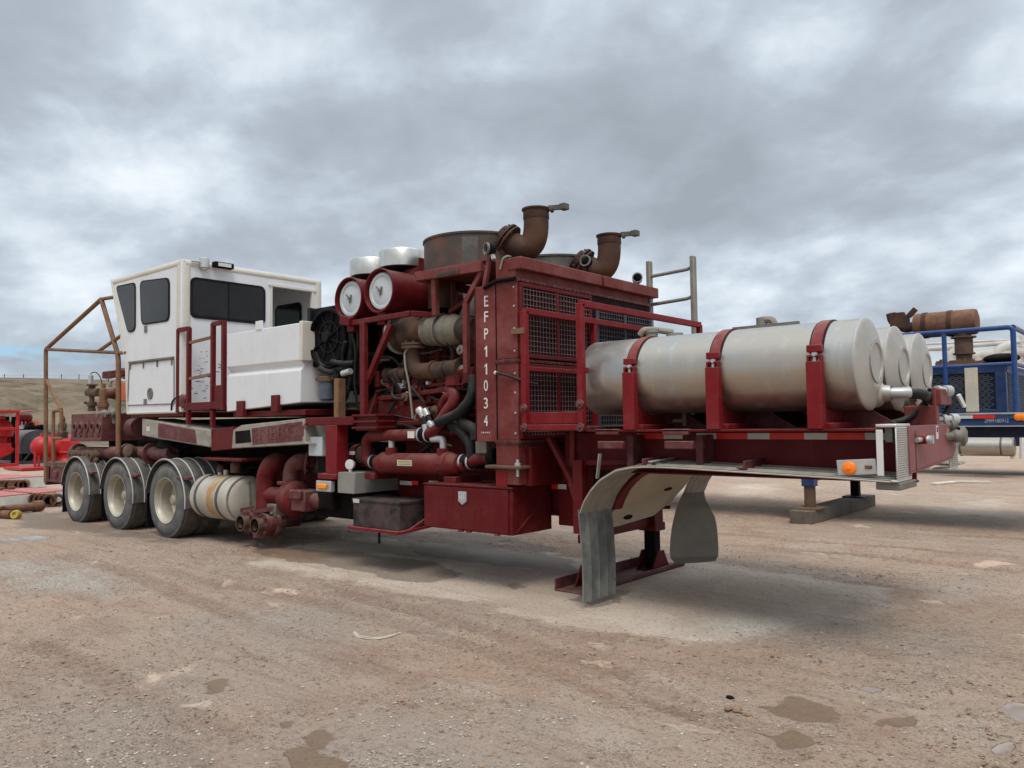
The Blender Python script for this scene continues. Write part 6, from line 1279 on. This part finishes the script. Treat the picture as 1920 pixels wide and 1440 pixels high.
p, q = A(1822, 683, y), A(1820, 768, y); st = MB().box(p.x - .08, p.x + .07, y - .045, y - .032, 1.56, zg + .01).build('strap_panel', 'strap_cream', bt, .003); MB().box(p.x - .08, p.x + .07, y - .06, y - .03, 1.535, 1.575).build('strap_foot', 'tan_rust', st)
# muffler and stack
ym = 6.0; p, q = A(1716, 612, ym), A(1832, 607, ym); d = (q - p).normalized(); L = (q - p).length
b = MB(); b.lathe(p, V(1, 0, 0), [(-.02, 0), (-.02, .1), (0, .17), (.03, .18), (L - .03, .18), (L, .17), (L + .02, .1), (L + .02, 0)], 30); mu = b.build('muffler', 'pipe_rust', bt)
b = MB()
for u in (.14, .55): b.ring((p.x + L * u, ym, p.z), (1, 0, 0), .178, .188, .06, 30)
b.build('muffler_band', 'rust', mu)
c = A(1806, 622, ym); b = MB(); z0 = A(1806, 682, ym).z; b.lathe((c.x, ym, z0), (0, 0, 1), [(0, .1), (.12, .1), (.13, .14), (.15, .14), (.15, .115), (.35, .115), (.36, .16), (.38, .16), (.38, .1), (.5, .1)], 24); b.build('exhaust_neck', 'brass_rust', bt)
b = MB(); b.tube(fil([p + V(-.02, 0, 0), p + V(-.14, 0, -.02), p + V(-.3, 0, .1), p + V(-.32, 0, .22)], .12), .07, 12); e = A(1682, 592, ym); b.box(e.x - .02, e.x + .1, ym - .06, ym + .06, e.z - .02, e.z + .04); b.build('tail_pipe', 'rust', mu)
e = A(1690, 602, ym); b = MB(); b.box(e.x - .14, e.x + .1, ym - .07, ym + .07, e.z - .1, e.z + .08); b.bar(e + V(.1, 0, .06), e + V(.2, 0, .16), .05, .07); b.build('rain_cap', 'rust', mu)
# clutter on top of the radiator
b = MB(); b.tube(fil([A(1852, 678, 5.8), A(1875, 665, 5.8), A(1892, 672, 5.8)], .1), [.03] * 9, 8); b.ball(A(1878, 672, 5.8), .1, 8, (2.2, 1, .7)); b.build('black_tarpaulin', 'black', bt)
b = MB(); b.bar(A(1755, 684, 5.9), A(1852, 680, 5.9), .1, .06)
for i in range(12): c = A(1760 + 8 * i, 681, 5.9); b.cyl(c - V(0, 0, .05), c + V(0, 0, rng.uniform(.01, .06)), rng.uniform(.02, .05), n=8)
b.build('engine_top', 'pipe_rust', bt)
# landing legs on the timber
for px, py in ((1517, 950), (1590, 924)):
    yl = 5.2 if px < 1550 else 7.3; xq = 6.42
    lg = MB().box(xq - .09, xq + .09, yl - .09, yl + .09, .52, 1.3).build('landing_leg', 'blue_paint', bt, .01)
    MB().box(xq - .065, xq + .065, yl - .065, yl + .065, .21, .55).build('inner_leg', 'brass_rust' if px < 1550 else 'black', lg, .008)
    MB().box(xq - .17, xq + .17, yl - .17, yl + .17, .192, .215).build('foot_plate', 'tan_rust' if px < 1550 else 'navy', lg, .004)
MB().bar((6.42, 5.25, .62), (6.42, 7.25, .66), .05, .08).build('leg_brace', 'dull_steel', bt)
b = MB(); b.box(6.12, 6.3, 5.1, 5.3, .7, 1.2); b.build('leg_gearbox', 'blue_paint', bt, .03)
tm = MB(); tm.box(6.24, 6.56, 4.85, 7.9, .0, .19)
tag(tm.build('timber_block', 'wood', None, .012), 'long weathered timber under the legs of the blue trailer', 'timber')
for i, x in enumerate((-2.9, -1.5)):
    for y in (BY + .1, 7.2):
        b = MB(); b.lathe((x, y, .52), (0, 1, 0), [(0, 0), (0, .28), (.02, .3), (-.0, .34), (.0, .46), (.05, .52), (.23, .52), (.28, .46), (.28, 0)], 40); b.build('wheel', 'tyre', bt)

# ---- white pump truck farther back: pipes, silver tank, running board
wt = thing('white_pipe_truck', 'truck with white pipework and silver tank parked beyond the blue trailer', 'truck', (5, 18, 0))
Y2 = 16.0
def A2(px, py): return A(px, py, Y2)
b = MB(); b.tube([A2(1730, 655), A2(1925, 640)], .06, 10); b.tube([A2(1825, 668), A2(1925, 660)], .15, 14); b.tube([A2(1735, 645), A2(1925, 636)], .03, 8); b.tube([A2(1745, 655), A2(1800, 653)], .05, 8)
b.tube(fil([A2(1782, 685), A2(1782, 668), A2(1800, 652), A2(1812, 655)], .5), .13, 12); b.tube(fil([A2(1855, 690), A2(1860, 672), A2(1880, 655), A2(1900, 650)], .6), .16, 12); b.tube([A2(1835, 690), A2(1836, 665)], .15, 12); b.tube([A2(1880, 690), A2(1892, 655)], .13, 12); b.tube([A2(1905, 690), A2(1918, 650)], .12, 12)
b.build('pipework', 'pipe_white', wt)
b = MB(); b.tube([A2(1889, 690), A2(1899, 860)], .05, 8); b.tube([A2(1917, 630), A2(1917, 860)], .06, 8); b.build('frame_post', 'letter_white', wt)
p, q = A2(1796, 837), A2(1903, 836); b = MB(); b.lathe(p, V(1, 0, 0), [(0, 0), (.02, .2), (.05, .23), ((q - p).length - .03, .23), ((q - p).length, .2), ((q - p).length, 0)], 30); sv = b.build('fuel_tank', 'aluminium', wt)
for px in (1801, 1877): c = A2(px, 837); MB().ring((c.x, Y2, c.z), (1, 0, 0), .225, .238, .04, 30).build('tank_band', 'fender_dark', sv)
p, q = A2(1770, 851), A2(1890, 848); MB().bar(p, q, .3, .05).build('running_board', 'pipe_white', wt, .01)
b = MB(); b.box(-4, 9.2, Y2 + .6, Y2 + 2.6, .75, 1.2); b.box(-4, 5.5, Y2 + .2, Y2 + 2.6, 1.2, 2.3); b.build('truck_frame', 'navy', wt, .03)
for x in (-3, -1.6, 8.6):
    b = MB(); b.lathe((x, Y2 + .1, .52), (0, 1, 0), [(0, 0), (0, .28), (0, .46), (.05, .52), (.23, .52), (.28, .46), (.28, 0)], 32); b.build('wheel', 'tyre', wt)

# ---- red yard equipment at the left (far down the yard, seen along the trailer)
X3 = -25.0
rs = thing('red_skid_frame', 'bright red steel skid with flat canopy and machinery inside', 'skid', tuple(B(5, 876, X3)))
def R3(px, py, dx=0.0): return B(px, py, X3 + dx)
pz0 = 0.0
b = MB(); FX = -2.6
for px in (-40, 33):
    q = R3(px, 800); b.bar((q.x, q.y, 0), (q.x, q.y, R3(px, 773).z), .10); b.bar((q.x + FX, q.y, 0), (q.x + FX, q.y, R3(px, 773).z), .10)
q0, q1 = R3(-40, 800), R3(33, 800)
for z in (.08, R3(0, 804).z):
    b.bar((X3, q0.y, z), (X3, q1.y, z), .11); b.bar((X3, q1.y, z), (X3 + FX, q1.y, z), .11); b.bar((X3 + FX, q0.y, z), (X3 + FX, q1.y, z), .11)
b.build('skid_frame', 'bright_red', rs, .01)
z = R3(0, 774).z; b = MB(); b.prism([(X3 + .1, q0.y - .1, z), (X3 + .1, q1.y + .05, z), (X3 + FX, q1.y + .1, z), (X3 + FX, q0.y - .1, z)], (0, 0, .10)); b.prism([(X3 + .1, q1.y + .05, z), (X3 - .1, q1.y + .75, z + .09), (X3 + FX, q1.y + .75, z + .09), (X3 + FX, q1.y + .05, z)], (0, 0, .03)); b.build('canopy', 'bright_red', rs)
b = MB(); b.prism([R3(-30, 832, -.2), R3(18, 833, -.2), R3(27, 843, -.2), R3(22, 850, -.2), R3(-30, 874, -.2)], (-1.0, 0, 0)); b.build('chute', 'bright_red', rs, .02)
b = MB(); c = R3(4, 803, -.8); b.lathe((c.x, c.y, c.z - .75), (0, 0, 1), [(0, .1), (0, .35), (.12, .38), (.2, .22), (.35, .22), (.42, .42), (.6, .46), (.85, .4), (1.05, .25), (1.1, .1), (1.25, .1), (1.25, 0)], 18); c = R3(20, 826, -.8); b.lathe((c.x, c.y, c.z - .3), (0, 0, 1), [(0, .12), (.1, .26), (.2, .26), (.3, .12), (.5, .1), (.5, 0)], 14); b.build('valve_bonnet', 'bright_red', rs)
b = MB(); p, q = R3(2, 788, -2.2), R3(22, 815, -2.2); b.box(p.x - .05, p.x, p.y, q.y, q.z, p.z); b.build('window_panel', 'gauge_white', rs); p, q = R3(-20, 786, -2.1), R3(17, 781, -2.1); MB().box(p.x, p.x + .05, p.y, q.y, p.z - .05, q.z).build('dark_panel', 'black', rs)
q = R3(25, 800, -.6); MB().bar((q.x, q.y, .1), (q.x, q.y, R3(25, 781).z), .12).build('dark_post', 'black', rs)
b = MB()
for px in (14, 19): q = R3(px, 820, -1.2); b.bar((q.x, q.y, q.z - .4), (q.x, q.y, q.z + .5), .05)
b.build('grab_bar', 'orange_paint', rs)
# machine behind it
X4 = -31.0
rm = thing('red_machine', 'red pump machine with round valves seen beyond the red canopy skid', 'machine', tuple(B(48, 872, X4)))
def R4(px, py, dx=0.0): return B(px, py, X4 + dx)
b = MB(); p, q = R4(34, 786), R4(55, 824); b.box(X4 - 1.2, X4, p.y, q.y, 0.0, p.z - .25); p, q = R4(52, 800), R4(66, 788); b.box(X4 - 1, X4, p.y, q.y, p.z - .3, q.z - .1); b.prism([R4(52, 800), R4(58, 781), R4(62, 790), R4(66, 800)], (-.8, 0, 0)); b.build('machine_body', 'bright_red', rm, .03)
for px in (37, 44.5, 52): c = R4(px, 783, .1); b = MB(); b.lathe(c, (1, -.3, 0), [(-.2, 0), (-.2, .12), (-.1, .2), (.1, .2), (.2, .12), (.2, 0)], 14); b.cyl(c, c - V(0, 0, .35), .06); b.build('round_valve', 'maroon', rm)
p, q = R4(36, 791, .1), R4(46, 804, .1); MB().box(p.x, p.x + .03, p.y, q.y, q.z, p.z).build('control_panel', 'gauge_white', rm)
b = MB(); p, q = R4(46, 801, .2), R4(86, 810, .2); b.box(p.x - .3, p.x, p.y, q.y, q.z, p.z)
for k in range(7): c = R4(50 + 5.5 * k, 801 - (k % 3), .2); b.cyl(c - V(0, 0, .1), c + V(0, 0, .08), .09, n=8)
b.build('dark_pipework', 'black', rm, .03)
p, q = R4(66, 790, -1), R4(72, 798, -1); b = MB(); b.bar(p, (p.x, p.y, 0.2), .25); b.build('orange_post', 'orange_paint', rm)
# slate horizontal tank
X5 = -27.5
def R5(px, py, dx=0.0): return B(px, py, X5 + dx)
tk = thing('dark_tank', 'slate grey domed tank standing behind the red pressure vessel', 'tank', tuple(B(66, 870, X5)))
pl, pr, ptop, pbot = R5(38, 840), R5(108, 840), R5(66, 806), R5(66, 850)
wd = pr.y - pl.y; pr_ = [(pl.y, pbot.z), (pl.y, R5(0, 832).z)] 
for k in range(13): a_ = PI - PI * k / 12; pr_.append(((pl.y + pr.y) / 2 + wd / 2 * math.cos(a_), R5(0, 832).z + (ptop.z - R5(0, 832).z) * math.sin(a_)))
pr_ += [(pr.y, pbot.z)]
b = MB(); b.prism([(X5, y, z) for y, z in pr_], (-3.5, 0, 0)); b.build('tank_shell', 'slate_tank', tk)
b = MB(); b.box(X5 - 3.4, X5 - .1, pl.y + .1, pr.y - .1, .14, pbot.z - .002); b.build('tank_base', 'black', tk)
b = MB(); 
for k in range(5): y = pl.y + .1 + k * .35; b.bar((X5 + .05, y, .12), (X5 + .05, y + .25, pbot.z), .05)
b.box(X5 - 3.5, X5 + .1, pl.y - .1, pr.y, 0.0, .12); b.build('tank_stand', 'slate_tank', tk)
# red pressure vessel
X6 = -21.5
def R6(px, py, dx=0.0): return B(px, py, X6 + dx)
rv = thing('red_vessel', 'glossy red pressure vessel with rounded end on a red skid', 'tank', tuple(B(90, 868, X6)))
c = R6(59.5, 838); Rv = R6(84, 816).z - c.z
b = MB(); b.lathe(c, (-.25, 1, 0), [(0, 0), (.03, Rv * .35), (.1, Rv * .62), (.22, Rv * .86), (.42, Rv), (1.5, Rv), (1.75, .6 * Rv), (1.8, 0)], 36); b.build('vessel_shell', 'bright_red', rv)
b = MB()
for px in (66, 73, 93, 105): q = R6(px, 850, .05); b.bar((q.x, q.y, .1), (q.x, q.y, c.z - (.1 if px < 80 else -.8 * Rv * (1.3 if px != 105 else 1.5))), .07)
p, q = R6(46, 0), R6(136, 0); b.box(X6 - 1.4, X6 + .5, p.y, q.y, 0.02, .12); b.build('vessel_skid', 'bright_red', rv, .01)
b = MB(); p, q = R6(108, 826), R6(130, 868); b.box(X6 - 1.0, X6 + .2, p.y, q.y, .1, p.z); p = R6(124, 855, .3); b.lathe((p.x, p.y, .1), (0, 0, 1), [(0, .3), (.15, .3), (.3, .18), (.45, .18), (.5, .26), (.55, .26), (.55, 0)], 16); b.build('valve_stack', 'bright_red', rv, .03)
b = MB(); p = R6(77, 812); q = R6(79, 820); b.box(X6 - .05, X6 + .05, p.y, q.y + .03, q.z - .05, p.z); b.build('lifting_lug', 'bright_red', rv)

# ---- beams and pipes lying on the ground at the left
def beam(label, f0, f1, h, wd):
    p, q = G(*f0), G(*f1); d = (q - p).normalized(); n_ = V(-d.y, d.x, 0)
    if n_.x > 0: n_ = -n_
    t_ = thing('steel_beam', label, 'beam', tuple(p), 'painted steel beams lying in the yard'); b = MB(); b.prism([p, q, q + n_ * wd, p + n_ * wd], (0, 0, h)); b.prism([p - n_ * .04 + V(0, 0, h * .62), q - n_ * .04 + V(0, 0, h * .62), q, p], (0, 0, .001)) if False else None; b.build('beam_side', 'pale_green_white', t_, .01)
    u = V(0, 0, h + .003); b = MB(); b.prism([p + u, q + u, q + n_ * wd + u, p + n_ * wd + u], (0, 0, .012)); b.build('beam_top', 'beam_red', t_)
    for k in range(5): c = p.lerp(q, .3 + .13 * k) + n_ * wd * .93 + u; b = MB(); b.lathe(c, (0, 0, 1), [(0, .06), (.06, .08), (.08, .04), (.14, .04), (.14, 0)], 8); b.build('lifting_eye', 'pipe_rust', t_)
    return t_
beam('farther white sided steel beam with red top lying on the ground', (-70, 925), (87, 913), .27, 3.6)
beam('nearer white sided steel beam with red top beside the rusty pipe stack', (-40, 958), (140, 938), .22, 1.5)
def pipe_row(px0, py0, px1, py1, n, r, ln):
    for k in range(n):
        u = k / max(1, n - 1); p = G(px0 + (px1 - px0) * u, py0 + (py1 - py0) * u); d = V(-.93, .37, 0).normalized()
        c = p + V(0, 0, r); b = MB(); b.ring(c, d, r * .62, r * .85, ln, 14); b.ring(c, d, r * .62, r, .10, 14); yield b.build('rusty_pipe', 'pipe_rust', None)
lab2 = 'short rusty pipe with open end in the nearer row by the wheels'; lab1 = 'short rusty pipe with open end in the farther row between beams'
for o in pipe_row(12, 942.5, 92, 951, 10, .125, 1.3): tag(o, lab2, 'pipe', 'rusty pipes of the nearer row')
for o in pipe_row(-20, 920, 43, 919.5, 8, .13, 1.3): tag(o, lab1, 'pipe', 'rusty pipes of the farther row')
p = G(107, 950); b = MB(); b.ring(p + V(0, 0, .12), (-.93, .37, 0), .075, .10, .5, 16); b.ring(p + V(0, 0, .12), (-.93, .37, 0), .075, .125, .06, 16); tag(b.build('pipe_coupling', 'brass_rust', None), 'single short rusty pipe collar nearest the rear wheel', 'pipe')
p, q = G(78, 958), G(-60, 974); b = MB(); b.tube([p + V(0, 0, .1), p.lerp(q, .12) + V(0, 0, .1), p.lerp(q, .13) + V(0, 0, .09), q + V(0, 0, .1)], [.1, .1, .075, .085], 14); tag(b.build('long_pipe', 'pipe_rust', None), 'long orange rusty pipe lying across the front of the pile', 'pipe')
p, q = G(22, 973), G(-60, 968); b = MB(); b.tube([p + V(0, 0, .07), q + V(0, 0, .07)], .07, 14); b.lathe(p.lerp(q, .3) + V(0, 0, .1), (1, .4, 0), [(-.1, .05), (-.1, .1), (.1, .1), (.1, .05)], 14); tag(b.build('pipe_valve', 'pipe_rust', None), 'rusty pipe with valve body under the long orange pipe', 'pipe')
p = G(30, 973); b = MB(); b.lathe(p + V(0, 0, .07), (.6, -.8, .25), [(-.05, .03), (-.05, .075), (.0, .085), (.05, .07), (.05, .04), (.02, .035), (.02, 0)], 16); tag(b.build('yellow_plug', 'yellow_paint', None), 'small yellow plug lying beside the rusty pipes', 'plug')
# ---- small litter in the foreground
pts = [G(*q) + V(0, 0, .004) for q in ((662, 1191), (672, 1197), (700, 1202), (728, 1198), (748, 1190))]
b = MB()
for k in range(3): b.tube(fil([p + V(rng.uniform(-.02, .02), rng.uniform(-.02, .02), gz_at(p.x, p.y) + .004 * k) for p in pts], .05, 4), .0035, 5)
tag(b.build('frayed_rope', 'strap_cream', None), 'short frayed pale rope lying on the brown dirt', 'rope')
p = G(1369, 1311); b = MB(); b.ball((p.x, p.y, gz_at(p.x, p.y) + .006), .019, 6, (1.3, .7, .6)); tag(b.build('dark_stone', 'black', None), 'single dark stone lying in the bare foreground', 'stone')
p = G(1382, 1333); b = MB()
for k in range(14): b.ball((p.x + rng.normal() * .035, p.y + rng.normal() * .02, gz_at(p.x, p.y) + .01), rng.uniform(.008, .022), 4, (1, 1, .7))
tag(b.build('mud_clod', 'clod', None), 'broken brown mud clod beside the dark stone', 'clod')
p, q = G(1755, 906), G(1855, 902); 
b = MB(); b.bar(G(1750, 909) + V(0, 0, .02), G(1792, 904.5) + V(0, 0, .02), .16, .03); b.bar(G(1792, 904.5) + V(0, 0, .02), G(1856, 905) + V(0, 0, .02), .16, .03); tag(b.build('loose_board', 'strap_cream', None), 'thin pale board lying flat on the ground near the blue trailer', 'board')
